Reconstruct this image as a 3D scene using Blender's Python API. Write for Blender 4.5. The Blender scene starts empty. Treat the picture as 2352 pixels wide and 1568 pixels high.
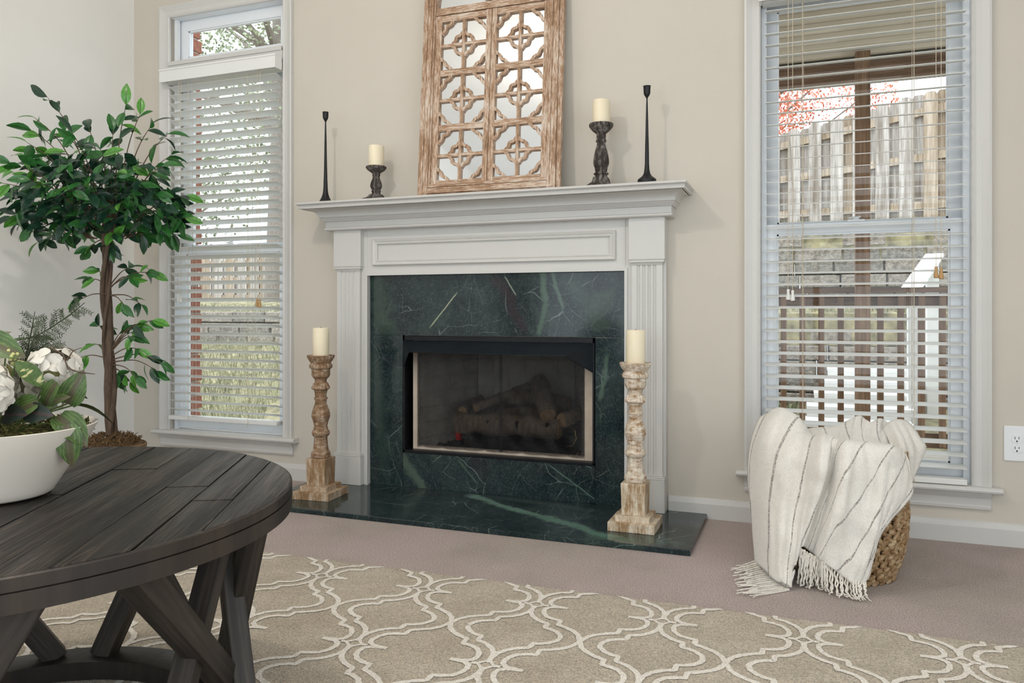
import bpy, math, random
from mathutils import Vector, Matrix, Quaternion, noise
S = bpy.context.scene
COL = S.collection
R = math.radians
random.seed(11)

# ------------------------------------------------------------------ camera, world, lights, exposure
cam_d = bpy.data.cameras.new('camera'); cam = bpy.data.objects.new('camera', cam_d); COL.objects.link(cam)
cam.location = (0, -3.12, 0.82)
cam.rotation_euler = (R(90), 0, math.atan(662 / 1759))
cam_d.sensor_width = 36; cam_d.lens = 1759 / 2352 * 36
cam_d.shift_y = -69 / 2352
cam_d.clip_start = 0.05; cam_d.clip_end = 200
S.camera = cam

W = bpy.data.worlds.new('sky'); S.world = W; W.use_nodes = True
bg = W.node_tree.nodes['Background']
bg.inputs['Color'].default_value = (0.87, 0.945, 1.0, 1); bg.inputs['Strength'].default_value = 3.45

def area(name, loc, rot, sx, sy, power, color=(1, 1, 1), portal=False):
    d = bpy.data.lights.new(name, 'AREA'); d.shape = 'RECTANGLE'; d.size = sx; d.size_y = sy
    d.energy = power; d.color = color
    if portal: d.cycles.is_portal = True
    o = bpy.data.objects.new(name, d); COL.objects.link(o); o.location = loc; o.rotation_euler = rot
    return o
CEIL = 3.05
# sky portals in the window openings
area('portal_window_left', (-2.725, 0.16, 1.27), (R(-90), 0, 0), .72, 2.16, 1, portal=True)
area('portal_window_right', (.2125, 0.16, 1.27), (R(-90), 0, 0), .72, 2.16, 1, portal=True)
area('portal_fill_doors', (-.6, -5.56, 1.25), (R(90), 0, 0), 4.6, 2.4, 1, portal=True)
area('portal_fill_window', (2.16, -3.15, 1.35), (0, R(90), 0), 2.3, 3.1, 1, portal=True)
sun_d = bpy.data.lights.new('sun', 'SUN'); sun_d.energy = 1.2; sun_d.angle = R(8); sun_d.color = (1, .95, .88)
sun = bpy.data.objects.new('sun', sun_d); COL.objects.link(sun); sun.rotation_euler = (R(38), 0, R(-25)); sun.location = (0, -4, 12)

vs = S.view_settings
vs.view_transform = 'Standard'; vs.look = 'None'; vs.exposure = -0.2; vs.gamma = 1.0; vs.use_curve_mapping = False

# ------------------------------------------------------------------ materials
MATS = {}
class NT:
    def __init__(s, name):
        s.m = bpy.data.materials.new(name); s.m.use_nodes = True; s.t = s.m.node_tree
        s.b = s.t.nodes['Principled BSDF']; s.out = s.t.nodes['Material Output']; s._c = None
        MATS[name] = s.m
    def n(s, kind, **kw):
        nd = s.t.nodes.new(kind)
        for k, v in kw.items():
            if hasattr(nd, k): setattr(nd, k, v)
        return nd
    def link(s, a, b): s.t.links.new(a, b)
    def put(s, sock, v):
        if isinstance(v, bpy.types.NodeSocket): s.link(v, sock)
        elif v is not None:
            if hasattr(sock.default_value, '__len__') and not isinstance(v, (int, float)):
                v = tuple(v) + (1,) * (len(sock.default_value) - len(v))
            sock.default_value = v
    def coord(s, which='Object', scale=(1, 1, 1), rot=(0, 0, 0), loc=(0, 0, 0)):
        if s._c is None: s._c = s.n('ShaderNodeTexCoord')
        mp = s.n('ShaderNodeMapping'); s.link(s._c.outputs[which], mp.inputs['Vector'])
        mp.inputs['Scale'].default_value = scale; mp.inputs['Rotation'].default_value = rot; mp.inputs['Location'].default_value = loc
        return mp.outputs['Vector']
    def noise(s, vec, scale, detail=3, rough=.55, dist=0.0):
        nd = s.n('ShaderNodeTexNoise'); s.link(vec, nd.inputs['Vector'])
        nd.inputs['Scale'].default_value = scale; nd.inputs['Detail'].default_value = detail
        nd.inputs['Roughness'].default_value = rough; nd.inputs['Distortion'].default_value = dist
        return nd.outputs['Fac']
    def ramp(s, fac, stops, interp='LINEAR'):
        nd = s.n('ShaderNodeValToRGB'); s.link(fac, nd.inputs['Fac']); cr = nd.color_ramp; cr.interpolation = interp
        while len(cr.elements) < len(stops): cr.elements.new(.5)
        for e, (p, c) in zip(cr.elements, stops):
            e.position = p
            if isinstance(c, (int, float)): c = (c, c, c)
            e.color = tuple(c) + (1,)
        return nd.outputs['Color']
    def mix(s, fac, a, b, mode='MIX'):
        nd = s.n('ShaderNodeMix', data_type='RGBA', blend_type=mode)
        s.put(nd.inputs[0], fac); s.put(nd.inputs[6], a); s.put(nd.inputs[7], b)
        return nd.outputs[2]
    def math(s, op, a, b=0.0, c=0.0, clamp=False):
        nd = s.n('ShaderNodeMath', operation=op, use_clamp=clamp)
        s.put(nd.inputs[0], a); s.put(nd.inputs[1], b); s.put(nd.inputs[2], c)
        return nd.outputs[0]
    def sep(s, vec):
        nd = s.n('ShaderNodeSeparateXYZ'); s.link(vec, nd.inputs[0]); return nd.outputs
    def bump(s, h, strength=.3, dist=.01):
        nd = s.n('ShaderNodeBump'); s.link(h, nd.inputs['Height']); nd.inputs['Strength'].default_value = strength
        nd.inputs['Distance'].default_value = dist; s.link(nd.outputs['Normal'], s.b.inputs['Normal'])
    def set(s, **kw):
        al = dict(color='Base Color', rough='Roughness', metal='Metallic', spec='Specular IOR Level', coat='Coat Weight', coatr='Coat Roughness',
                  sss='Subsurface Weight', sheen='Sheen Weight', trans='Transmission Weight', ior='IOR')
        for k, v in kw.items(): s.put(s.b.inputs[al[k]], v)
        return s

def plain(name, c, rough=.5, var=.06, vscale=8, bump=0.0, bscale=120, metal=0.0, spec=.5, coord='Object', bdist=.002):
    t = NT(name); v = t.coord(coord)
    n = t.noise(v, vscale, 4)
    lo = tuple(max(0, x * (1 - var)) for x in c); hi = tuple(min(1, x * (1 + var)) for x in c)
    t.set(color=t.ramp(n, [(.3, lo), (.7, hi)]), rough=rough, metal=metal, spec=spec)
    if bump: t.bump(t.noise(v, bscale, 3), bump, bdist)
    return t.m

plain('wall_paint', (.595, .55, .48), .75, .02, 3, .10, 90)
plain('wall_paint_daylit', (.82, .81, .78), .75, .02, 3, .10, 90)  # left wall: cool daylight painted in as a lighter, cooler wall colour
plain('ceiling_paint', (.80, .79, .77), .8, .02, 3)
plain('trim_white', (.615, .605, .58), .4, .012, 5)
plain('vinyl_white', (.78, .81, .84), .3, .015, 5)
plain('slat_white', (.80, .80, .78), .4, .015, 9)
def slatmat():
    t = NT('slat_vinyl'); c = t.ramp(t.noise(t.coord(), 9, 3), [(.3, (.86, .86, .84)), (.7, (.89, .89, .87))]); t.set(color=c, rough=.4)
    tr = t.n('ShaderNodeBsdfTranslucent'); tr.inputs['Color'].default_value = (.85, .87, .84, 1)
    mx = t.n('ShaderNodeMixShader'); mx.inputs[0].default_value = .28
    t.link(t.b.outputs[0], mx.inputs[1]); t.link(tr.outputs[0], mx.inputs[2]); t.link(mx.outputs[0], t.out.inputs['Surface'])
slatmat()
plain('cord', (.60, .52, .40), .8, .1, 60)
plain('tassel_wood', (.50, .30, .12), .4, .12, 60)
plain('tassel_white', (.78, .78, .75), .4, .04, 60)
plain('black_metal', (.012, .013, .016), .42, .2, 30, metal=.6)
plain('hood_metal', (.014, .020, .028), .30, .2, 10, metal=.3)
plain('iron', (.018, .018, .020), .42, .3, 40, .25, 160, metal=.5)
plain('soot_brick', (.36, .34, .30), .9, .2, 9, .3, 60)
plain('liner_beige', (.50, .42, .34), .85, .12, 15, .2, 60)
plain('mesh_wire', (.02, .02, .022), .5, .1, 30, metal=.4)
plain('ember', (.03, .026, .022), .95, .5, 90, .8, 200)
plain('red_plastic', (.55, .02, .02), .4, .1, 30)
plain('brass', (.45, .33, .14), .35, .1, 30, metal=.9)
plain('outlet_white', (.80, .82, .84), .3, .01, 5)
plain('outlet_dark', (.02, .02, .02), .5)
plain('pot_weave', (.20, .12, .06), .8, .4, 30, .6, 60)
plain('ceramic', (.84, .77, .67), .28, .02, 6, spec=.6)
plain('petal', (.72, .68, .60), .6, .05, 40)
plain('bud', (.55, .55, .22), .6, .2, 80)
plain('twig', (.10, .065, .04), .8, .2, 60)
plain('fern_green', (.045, .06, .028), .7, .3, 60)
plain('stem_green', (.12, .18, .05), .6, .2, 40)
plain('soil_moss', (.09, .085, .02), .95, .7, 120, .9, 150)
plain('dry_moss', (.13, .075, .03), .95, .6, 120, .9, 150)
plain('concrete', (.45, .43, .40), .85, .1, 10, .2, 60)
plain('porch_ceiling_tin', (.62, .56, .46), .5, .04, 4)
plain('white_paint_wood', (.80, .79, .76), .6, .06, 6, .1, 60)
plain('deck_grey', (.40, .36, .31), .8, .1, 8)
plain('fill_housing_white', (.82, .82, .82), .4, .01, 4)

def glass():
    t = NT('pane_glass')
    tr = t.n('ShaderNodeBsdfTransparent'); gl = t.n('ShaderNodeBsdfGlossy'); gl.inputs['Roughness'].default_value = .02
    tr.inputs['Color'].default_value = (.97, .985, .99, 1)
    lw = t.n('ShaderNodeLayerWeight'); lw.inputs['Blend'].default_value = .5
    fr = t.math('ADD', t.math('MULTIPLY', t.math('POWER', lw.outputs['Facing'], 5.0), .6), .02)
    mx = t.n('ShaderNodeMixShader'); t.link(fr, mx.inputs[0]); t.link(tr.outputs[0], mx.inputs[1]); t.link(gl.outputs[0], mx.inputs[2])
    t.link(mx.outputs[0], t.out.inputs['Surface']); return t.m
glass()

def carpet(name, c1, c2, fine, blot, bs=.9, c3=None, k=1.0):
    t = NT(name); v = t.coord()
    a = t.noise(v, fine, 2, .7); b = t.noise(v, blot, 4, .6); d = t.noise(v, fine * .35, 2, .7)
    base = t.mix(t.ramp(b, [(.35, 0), (.65, 1)]), c1, c2)
    big = t.noise(t.coord(loc=(7, 3, 0)), 1.7, 3, .6)
    if c3: base = t.mix(t.ramp(big, [(.42, 0), (.62, .8)]), base, c3)
    a = t.math('ADD', t.math('MULTIPLY', a, .6), t.math('MULTIPLY', t.noise(v, fine * 2.3, 2, .7), .4))
    dark = t.ramp(a, [(.30, 1 - .80 * k), (.45, 1 - .26 * k), (.56, 1 + .05 * k), (.70, 1 + .35 * k)])
    t.set(color=t.mix(1.0, base, dark, 'MULTIPLY'), rough=.95, spec=.1, sheen=.3)
    t.bump(t.math('ADD', a, d), bs, .012); return t.m
carpet('carpet_pile', (.70, .58, .50), (.60, .49, .43), 250, 5, .9, (.76, .60, .575), 1.25)
carpet('rug_pile', (.68, .585, .455), (.56, .47, .35), 240, 7, .7, None, 1.05)
carpet('rug_line', (.95, .89, .80), (.88, .81, .71), 240, 7, .5, None, .6)

def wood(name, dark, mid, light, axis, coat=.25, rough=.42, gs=1.0, bumpy=.35, spec=.4, cracks=0.0):
    """grain runs along axis (0,1,2) of the object"""
    t = NT(name); sc = [26 * gs] * 3; sc[axis] = 1.6 * gs
    v = t.coord(scale=tuple(sc)); g = t.noise(v, 1.0, 6, .62, .6)
    sc2 = [120 * gs] * 3; sc2[axis] = 5 * gs
    f = t.noise(t.coord(scale=tuple(sc2)), 1.0, 3, .6)
    c = t.ramp(g, [(.28, dark), (.5, mid), (.72, light)])
    c = t.mix(t.ramp(f, [(.35, .55), (.6, 0)]), c, dark)
    if cracks:
        sc3 = [34 * gs] * 3; sc3[axis] = 1.1 * gs
        k = t.math('ABSOLUTE', t.math('SUBTRACT', t.noise(t.coord(scale=tuple(sc3), loc=(4, 4, 4)), 1.0, 4, .6, .8), .5))
        c = t.mix(t.ramp(k, [(0, cracks), (.016, 0)]), c, tuple(x * 1.9 for x in light))
    t.set(color=c, rough=t.ramp(g, [(.3, rough + .15), (.7, rough - .05)]), coat=coat, coatr=.25, spec=spec)
    t.bump(t.math('ADD', g, f), bumpy, .004); return t.m
DK, MD, LT = (.006, .005, .005), (.022, .017, .014), (.060, .048, .040)
wood('table_wood', (.004, .003, .003), (.015, .010, .008), (.055, .039, .029), 1, .0, .32, 1.0, .8, .26, .6)
for ax, nm in ((0, 'x'), (1, 'y'), (2, 'z')):
    wood('beam_wood_' + nm, (.008, .006, .005), (.030, .023, .018), (.080, .063, .050), ax, .05, .55)
wood('rim_wood', (.006, .005, .004), (.020, .014, .011), (.048, .035, .026), 2, .15, .42, .25)

def washed(name, brown, white, amount, axis=2, fine=110, patch=26, stretch=.45, contrast=.75):
    t = NT(name); sc = [1, 1, 1]; sc[axis] = stretch
    v = t.coord(scale=tuple(sc)); p = t.noise(v, patch, 8, .72, .3)
    sc2 = [fine] * 3; sc2[axis] = fine * .10
    f = t.noise(t.coord(scale=tuple(sc2)), 1.0, 4, .7)
    s_ = t.math('ADD', p, t.math('MULTIPLY', t.math('SUBTRACT', f, .5), contrast))
    b2 = tuple(x * .55 for x in brown)
    c = t.ramp(s_, [(amount - .24, b2), (amount - .07, brown), (amount + .06, tuple(x * .45 + y * .55 for x, y in zip(brown, white))), (amount + .20, white)])
    t.set(color=c, rough=.75, spec=.25); t.bump(s_, .4, .003); return t.m
washed('mirror_wood', (.42, .265, .165), (.72, .63, .54), .53, 2, 230, 12, .5, 1.15)
washed('mirror_wood_x', (.42, .265, .165), (.72, .63, .54), .53, 0, 230, 12, .5, 1.15)
washed('holder_brown', (.26, .155, .085), (.55, .46, .36), .55, 2, 60, 30, 2.4, .45)
washed('holder_white', (.34, .21, .11), (.80, .73, .62), .44, 2, 60, 30, 2.4, .45)
washed('holder_white_base', (.37, .24, .13), (.74, .66, .53), .46, 2, 130, 20, .5, .7)
washed('holder_brown_base', (.32, .20, .105), (.60, .50, .39), .52, 2, 130, 20, .5, .7)
washed('holder_dark', (.050, .040, .035), (.27, .25, .23), .55, 2, 120, 30, .5, .7)

def candle():
    t = NT('candle_wax'); v = t.coord()
    z = t.sep(v)[2]
    t.set(color=(.86, .77, .58), rough=.45, sss=.35); t.b.inputs['Subsurface Radius'].default_value = (.03, .02, .01)
    t.bump(t.noise(v, 30, 2), .06, .003); return t.m
candle()

def marble(name, bands, ax=(0, 2), off=(0, 0, 0), streak=((1, 1, .5), (0, .5, 0))):
    t = NT(name); v = t.coord(loc=off)
    m = t.noise(v, 5, 7, .68, .7); fn = t.noise(v, 170, 3, .7); md = t.noise(v, 38, 5, .7, .3)
    col = t.ramp(m, [(.30, (.006, .011, .015)), (.47, (.010, .020, .024)), (.60, (.018, .034, .034)), (.76, (.044, .062, .050))])
    col = t.mix(t.ramp(fn, [(.50, 0), (.72, .45)]), col, (.11, .15, .145))
    col = t.mix(t.ramp(md, [(.56, 0), (.74, .28)]), col, (.09, .135, .125))
    purple = t.noise(t.coord(loc=(3, 1, 7)), 3.2, 4, .6)
    col = t.mix(t.ramp(purple, [(.60, 0), (.75, .5)]), col, (.035, .028, .036))
    sv = t.n('ShaderNodeMapping'); t.link(v, sv.inputs['Vector']); sv.inputs['Scale'].default_value = streak[0]; sv.inputs['Rotation'].default_value = streak[1]
    sk = t.noise(sv.outputs['Vector'], 9, 6, .7, .5)
    col = t.mix(t.ramp(sk, [(.54, 0), (.72, .5)]), col, (.055, .085, .075))
    jit = t.n('ShaderNodeTexNoise'); t.link(v, jit.inputs['Vector']); jit.inputs['Scale'].default_value = 5; jit.inputs['Detail'].default_value = 4
    for k, (sc, wd, amt) in enumerate(((3.1, .0045, .80), (5.3, .0055, .60), (9.0, .009, .45))):
        q = t.n('ShaderNodeMapping'); t.link(v, q.inputs['Vector']); q.inputs['Rotation'].default_value = (.5 * k, .8 + k, .3 * k); q.inputs['Location'].default_value = (k * 5.3, k * 2.1, 1.7 * k)
        jm = t.n('ShaderNodeMix', data_type='RGBA'); jm.inputs[0].default_value = .07; t.link(q.outputs['Vector'], jm.inputs[6]); t.link(jit.outputs['Color'], jm.inputs[7])
        vo = t.n('ShaderNodeTexVoronoi', feature='DISTANCE_TO_EDGE'); t.link(jm.outputs[2], vo.inputs['Vector']); vo.inputs['Scale'].default_value = sc
        br = t.noise(t.coord(loc=(k * 2., 9, k)), 6, 4, .6)
        fac = t.math('MULTIPLY', t.ramp(vo.outputs['Distance'], [(0, amt), (wd, 0)]), t.ramp(br, [(.47, 0), (.62, 1)]))
        col = t.mix(fac, col, (.25, .33, .29))
    xyz = t.sep(v); wob = t.noise(v, 6, 5, .65); wob2 = t.noise(v, 45, 4, .7)
    for (x0, z0, x1, z1, w, c, amt) in bands:
        dx, dz = x1 - x0, z1 - z0; ln = math.hypot(dx, dz)
        X = t.math('SUBTRACT', xyz[ax[0]], x0); Z = t.math('SUBTRACT', xyz[ax[1]], z0)
        perp = t.math('ADD', t.math('MULTIPLY', X, -dz / ln), t.math('MULTIPLY', Z, dx / ln))
        perp = t.math('ADD', perp, t.math('MULTIPLY', t.math('SUBTRACT', wob, .5), w * 3.2))
        perp = t.math('ADD', perp, t.math('MULTIPLY', t.math('SUBTRACT', wob2, .5), w * 1.1))
        al = t.math('DIVIDE', t.math('ADD', t.math('MULTIPLY', X, dx / ln), t.math('MULTIPLY', Z, dz / ln)), ln)
        ends = t.ramp(t.math('ABSOLUTE', t.math('SUBTRACT', al, .5)), [(.42, 1), (.56, 0)])
        f = t.math('MULTIPLY', t.ramp(t.math('ABSOLUTE', perp), [(w * .35, amt), (w, 0)]), ends)
        col = t.mix(f, col, c)
    t.set(color=col, rough=.11, spec=.38); return t.m

def leafmat(name, c1, c2, vein, rough=.35, vs=60):
    t = NT(name); v = t.coord(); x = t.sep(v)[0]
    n = t.noise(v, vs, 3)
    col = t.ramp(n, [(.3, c1), (.7, c2)])
    mid = t.ramp(t.math('ABSOLUTE', x), [(.0, .8), (.0016, 0)])
    col = t.mix(mid, col, vein); t.set(color=col, rough=rough, spec=.5, coat=.15)
    tr = t.n('ShaderNodeBsdfTranslucent'); t.link(col, tr.inputs['Color'])
    mx = t.n('ShaderNodeMixShader'); mx.inputs[0].default_value = .22
    t.link(t.b.outputs[0], mx.inputs[1]); t.link(tr.outputs[0], mx.inputs[2]); t.link(mx.outputs[0], t.out.inputs['Surface'])
    return t.m
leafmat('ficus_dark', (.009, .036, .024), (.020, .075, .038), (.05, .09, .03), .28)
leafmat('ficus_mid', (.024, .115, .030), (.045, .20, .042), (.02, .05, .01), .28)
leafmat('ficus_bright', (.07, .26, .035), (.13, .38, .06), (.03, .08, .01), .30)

def varleaf():
    t = NT('caladium_leaf'); v = t.coord(); x, y, z = t.sep(v)
    ax = t.math('ABSOLUTE', x)
    w = t.n('ShaderNodeTexWave', wave_type='BANDS', bands_direction='X'); t.link(t.coord(scale=(1, .35, 1), rot=(0, 0, .25)), w.inputs['Vector'])
    w.inputs['Scale'].default_value = 55; w.inputs['Distortion'].default_value = 9; w.inputs['Detail'].default_value = 3
    g = t.ramp(t.noise(v, 55, 3), [(.3, (.035, .075, .016)), (.7, (.09, .17, .04))])
    c = t.mix(t.ramp(w.outputs['Fac'], [(.84, 0), (.98, .35)]), g, (.30, .34, .13))
    c = t.mix(t.ramp(ax, [(.002, .75), (.008, 0)]), c, (.10, .055, .045))
    t.set(color=c, rough=.45); return t.m
varleaf()
def spotleaf():
    t = NT('spotted_leaf'); v = t.coord(scale=(34, 90, 34), rot=(0, 0, .5))
    n = t.noise(v, 1.2, 2, .5)
    g = t.ramp(t.noise(t.coord(), 60, 3), [(.3, (.03, .075, .012)), (.7, (.09, .16, .03))])
    t.set(color=t.mix(t.ramp(n, [(.56, 0), (.62, .95)]), g, (.55, .52, .25)), rough=.45); return t.m
spotleaf()
leafmat('dusky_leaf', (.02, .03, .022), (.045, .06, .05), (.10, .05, .05), .5)

def bark(name, c1, c2):
    t = NT(name); v = t.coord(scale=(1, 1, .25)); n = t.noise(v, 70, 5, .7)
    t.set(color=t.ramp(n, [(.3, c1), (.7, c2)]), rough=.85); t.bump(n, .7, .006); return t.m
bark('ficus_bark', (.045, .028, .018), (.13, .085, .055))
bark('log_bark', (.05, .038, .028), (.24, .18, .125))
bark('log_end', (.22, .13, .06), (.42, .29, .16))
bark('tree_bark', (.14, .11, .09), (.30, .26, .22))
wood('porch_wood', (.11, .062, .034), (.25, .148, .085), (.36, .23, .14), 2, 0, .8)
wood('porch_wood_x', (.09, .052, .03), (.20, .12, .072), (.30, .19, .12), 0, 0, .8)
wood('fence_wood', (.15, .115, .085), (.44, .40, .365), (.60, .565, .53), 2, 0, .9, .5)
wood('fence_wood_b', (.15, .105, .065), (.40, .32, .24), (.52, .44, .36), 2, 0, .9, .5)
plain('block_stone', (.27, .235, .195), .95, .45, 26, .9, 60, bdist=.02)
plain('block_stone_b', (.21, .19, .16), .95, .45, 26, .9, 60, bdist=.02)
plain('brick_red', (.34, .13, .085), .9, .25, 30, .4, 90)
plain('mortar', (.50, .46, .42), .95, .1, 40)
plain('ground_dirt', (.24, .21, .12), .95, .6, 9, .8, 40)
plain('grass_blade', (.26, .255, .15), .8, .4, 2)
plain('tree_leaf', (.26, .29, .18), .7, .4, 3)
plain('maple_leaf', (.55, .15, .08), .7, .35, 3)

def basketmat():
    t = NT('hyacinth'); v = t.coord(); n = t.noise(v, 48, 4, .6); f = t.noise(t.coord(scale=(1, 1, 2)), 200, 2)
    c = t.ramp(n, [(.30, (.15, .075, .03)), (.48, (.36, .22, .10)), (.66, (.55, .42, .26))])
    t.set(color=t.mix(t.ramp(f, [(.3, .5), (.6, 0)]), c, (.10, .05, .02)), rough=.6); t.bump(f, .3, .003); return t.m
basketmat()

def blanket():
    t = NT('woven_wool'); uv = t.coord('UV'); x, y, z = t.sep(uv); o = t.coord()
    fz = t.noise(o, 420, 2, .7); fr = t.noise(o, 60, 3); wob = t.noise(o, 25, 3)
    xx = t.math('ADD', x, t.math('MULTIPLY', t.math('SUBTRACT', wob, .5), .006))
    ph = t.math('ABSOLUTE', t.math('SUBTRACT', t.math('FRACT', t.math('DIVIDE', xx, .083)), .5))
    st = t.ramp(ph, [(.006 / .083 * .36, 1), (.006 / .083 * .62, 0)])
    brk = t.ramp(t.noise(o, 190, 2, .8), [(.38, .25), (.58, 1)])
    f = t.math('MULTIPLY', st, brk)
    base = t.ramp(fz, [(.28, (.74, .68, .60)), (.48, (.93, .89, .82)), (.75, (.97, .95, .90))])
    base = t.mix(t.ramp(fr, [(.4, .0), (.7, .18)]), base, (.74, .66, .55))
    t.set(color=t.mix(t.math('MULTIPLY', f, .85), base, (.17, .145, .125)), rough=.95, spec=.1, sheen=.5)
    wv = t.n('ShaderNodeTexWave', wave_type='BANDS', bands_direction='Y'); t.link(uv, wv.inputs['Vector']); wv.inputs['Scale'].default_value = 90; wv.inputs['Distortion'].default_value = 2
    t.bump(t.math('ADD', t.math('MULTIPLY', fz, 1.2), t.math('MULTIPLY', wv.outputs['Fac'], .35)), .5, .005); return t.m
blanket()
plain('yarn', (.78, .74, .66), .95, .15, 200, .4, 300)
t = NT('mirror_glass'); v = t.coord(); t.set(color=(.86, .89, .91), metal=1.0, rough=.04)

# ------------------------------------------------------------------ geometry helpers
class MB:
    def __init__(s): s.v = []; s.f = []; s.uv = None
    def add(s, vs, fs):
        o = len(s.v); s.v += [tuple(p) for p in vs]; s.f += [tuple(i + o for i in f) for f in fs]; return s
    def box(s, x0, x1, y0, y1, z0, z1):
        return s.add([(x0, y0, z0), (x1, y0, z0), (x1, y1, z0), (x0, y1, z0), (x0, y0, z1), (x1, y0, z1), (x1, y1, z1), (x0, y1, z1)],
                     [(0, 3, 2, 1), (4, 5, 6, 7), (0, 1, 5, 4), (1, 2, 6, 5), (2, 3, 7, 6), (3, 0, 4, 7)])
    def beam(s, a, b, w, h, up=(0, 0, 1)):
        a, b = Vector(a), Vector(b); d = (b - a).normalized(); u = Vector(up); r = d.cross(u)
        if r.length < 1e-4: r = d.cross(Vector((1, 0, 0)))
        r.normalize(); u = r.cross(d).normalized(); r *= w / 2; u *= h / 2
        vs = [a - r - u, a + r - u, a + r + u, a - r + u, b - r - u, b + r - u, b + r + u, b - r + u]
        return s.add(vs, [(0, 1, 2, 3), (7, 6, 5, 4), (4, 5, 1, 0), (5, 6, 2, 1), (6, 7, 3, 2), (7, 4, 0, 3)])
    def prism(s, prof, fn):
        """prof: closed 2-D outline, fn(p, k) -> 3-D for end k = 0, 1"""
        n = len(prof); vs = [fn(p, 0) for p in prof] + [fn(p, 1) for p in prof]
        fs = [tuple(range(n))[::-1], tuple(range(n, 2 * n))] + [(i, (i + 1) % n, n + (i + 1) % n, n + i) for i in range(n)]
        return s.add(vs, fs)
    def lathe(s, prof, c=(0, 0), seg=40, cap=True, ripple=None):
        """prof: (z, r) from top down"""
        n = len(prof); vs = []
        for k, (z, r) in enumerate(prof):
            for i in range(seg):
                a = 2 * math.pi * i / seg; rr = r + (ripple(k, i, z) if ripple else 0)
                vs.append((c[0] + rr * math.cos(a), c[1] + rr * math.sin(a), z))
        fs = [(k * seg + i, (k + 1) * seg + i, (k + 1) * seg + (i + 1) % seg, k * seg + (i + 1) % seg) for k in range(n - 1) for i in range(seg)]
        if cap: fs += [tuple(range(seg)), tuple(range((n - 1) * seg, n * seg))[::-1]]
        return s.add(vs, fs)
    def tube(s, pts, rad, seg=8, cap=True, lump=0.0, close=False):
        pts = [Vector(p) for p in pts]; n = len(pts)
        if not hasattr(rad, '__len__'): rad = [rad] * n
        vs = []; ref = None
        for i, p in enumerate(pts):
            d = (pts[min(i + 1, n - 1)] - pts[max(i - 1, 0)]) if not close else (pts[(i + 1) % n] - pts[i - 1])
            d.normalize()
            if ref is None:
                ref = Vector((0, 0, 1)) if abs(d.z) < .9 else Vector((1, 0, 0))
            a = d.cross(ref).normalized(); b = a.cross(d).normalized(); ref = b
            for k in range(seg):
                t = 2 * math.pi * k / seg; r = rad[i]
                if lump: r *= 1 + lump * noise.noise(Vector((p.x * 14, p.y * 14 + k * 1.3, p.z * 14)))
                vs.append(p + a * (r * math.cos(t)) + b * (r * math.sin(t)))
        m = n if close else n - 1
        fs = [(i * seg + k, ((i + 1) % n) * seg + k, ((i + 1) % n) * seg + (k + 1) % seg, i * seg + (k + 1) % seg) for i in range(m) for k in range(seg)]
        if cap and not close: fs += [tuple(range(seg))[::-1], tuple(range((n - 1) * seg, n * seg))]
        return s.add(vs, fs)
    def ball(s, c, r, seg=8, rings=6):
        if not hasattr(r, '__len__'): r = (r, r, r)
        prof = []; vs = []
        for j in range(rings + 1):
            t = math.pi * j / rings
            for i in range(seg):
                a = 2 * math.pi * i / seg
                vs.append((c[0] + r[0] * math.sin(t) * math.cos(a), c[1] + r[1] * math.sin(t) * math.sin(a), c[2] + r[2] * math.cos(t)))
        fs = [(j * seg + i, (j + 1) * seg + i, (j + 1) * seg + (i + 1) % seg, j * seg + (i + 1) % seg) for j in range(rings) for i in range(seg)]
        return s.add(vs, fs)
    def xform(s, M, start=0):
        s.v = s.v[:start] + [tuple(M @ Vector(p)) for p in s.v[start:]]; return s
    def mesh(s, name, mat, smooth=False, off=(0, 0, 0)):
        me = bpy.data.meshes.new(name)
        me.from_pydata([(p[0] - off[0], p[1] - off[1], p[2] - off[2]) for p in s.v], [], s.f)
        if s.uv:
            ul = me.uv_layers.new(name='UVMap')
            for l in me.loops: ul.data[l.index].uv = s.uv[l.vertex_index]
        me.validate(); me.update()
        me.materials.append(MATS[mat])
        if smooth:
            me.polygons.foreach_set('use_smooth', [True] * len(me.polygons))
            try: me.set_sharp_from_angle(angle=R(38 if smooth is True else smooth))
            except Exception: pass
        return me
    def build(s, name, mat, parent=None, smooth=False, bevel=0.0, recalc=False):
        off = parent_loc(parent)
        me = s.mesh(name, mat, smooth, off)
        if recalc:
            import bmesh
            b = bmesh.new(); b.from_mesh(me); bmesh.ops.recalc_face_normals(b, faces=b.faces); b.to_mesh(me); b.free()
        o = bpy.data.objects.new(name, me); COL.objects.link(o); o.parent = parent
        if bevel:
            m = o.modifiers.new('bevel', 'BEVEL'); m.width = bevel; m.segments = 2; m.limit_method = 'ANGLE'; m.angle_limit = R(40)
            m.harden_normals = False
        return o
def parent_loc(p):
    q = Vector((0, 0, 0))
    while p is not None: q += p.location; p = p.parent
    return q
def tag(o, label=None, cat=None, group=None, kind=None):
    if label: o['label'] = label
    if cat: o['category'] = cat
    if group: o['group'] = group
    if kind: o['kind'] = kind
    return o
def thing(name, loc, label, cat, group=None):
    o = bpy.data.objects.new(name, None); COL.objects.link(o); o.location = loc; o.empty_display_size = .05
    return tag(o, label, cat, group)
def struct(o): o['kind'] = 'structure'; return o
def inst(name, me, parent, M):
    o = bpy.data.objects.new(name, me); COL.objects.link(o); o.parent = parent; o.matrix_local = M; return o
def B(x0, x1, y0, y1, z0, z1): return MB().box(x0, x1, y0, y1, z0, z1)
def basis(loc, xa, ya, za):
    M = Matrix((xa, ya, za)).transposed().to_4x4(); M.translation = loc; return M
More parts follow.
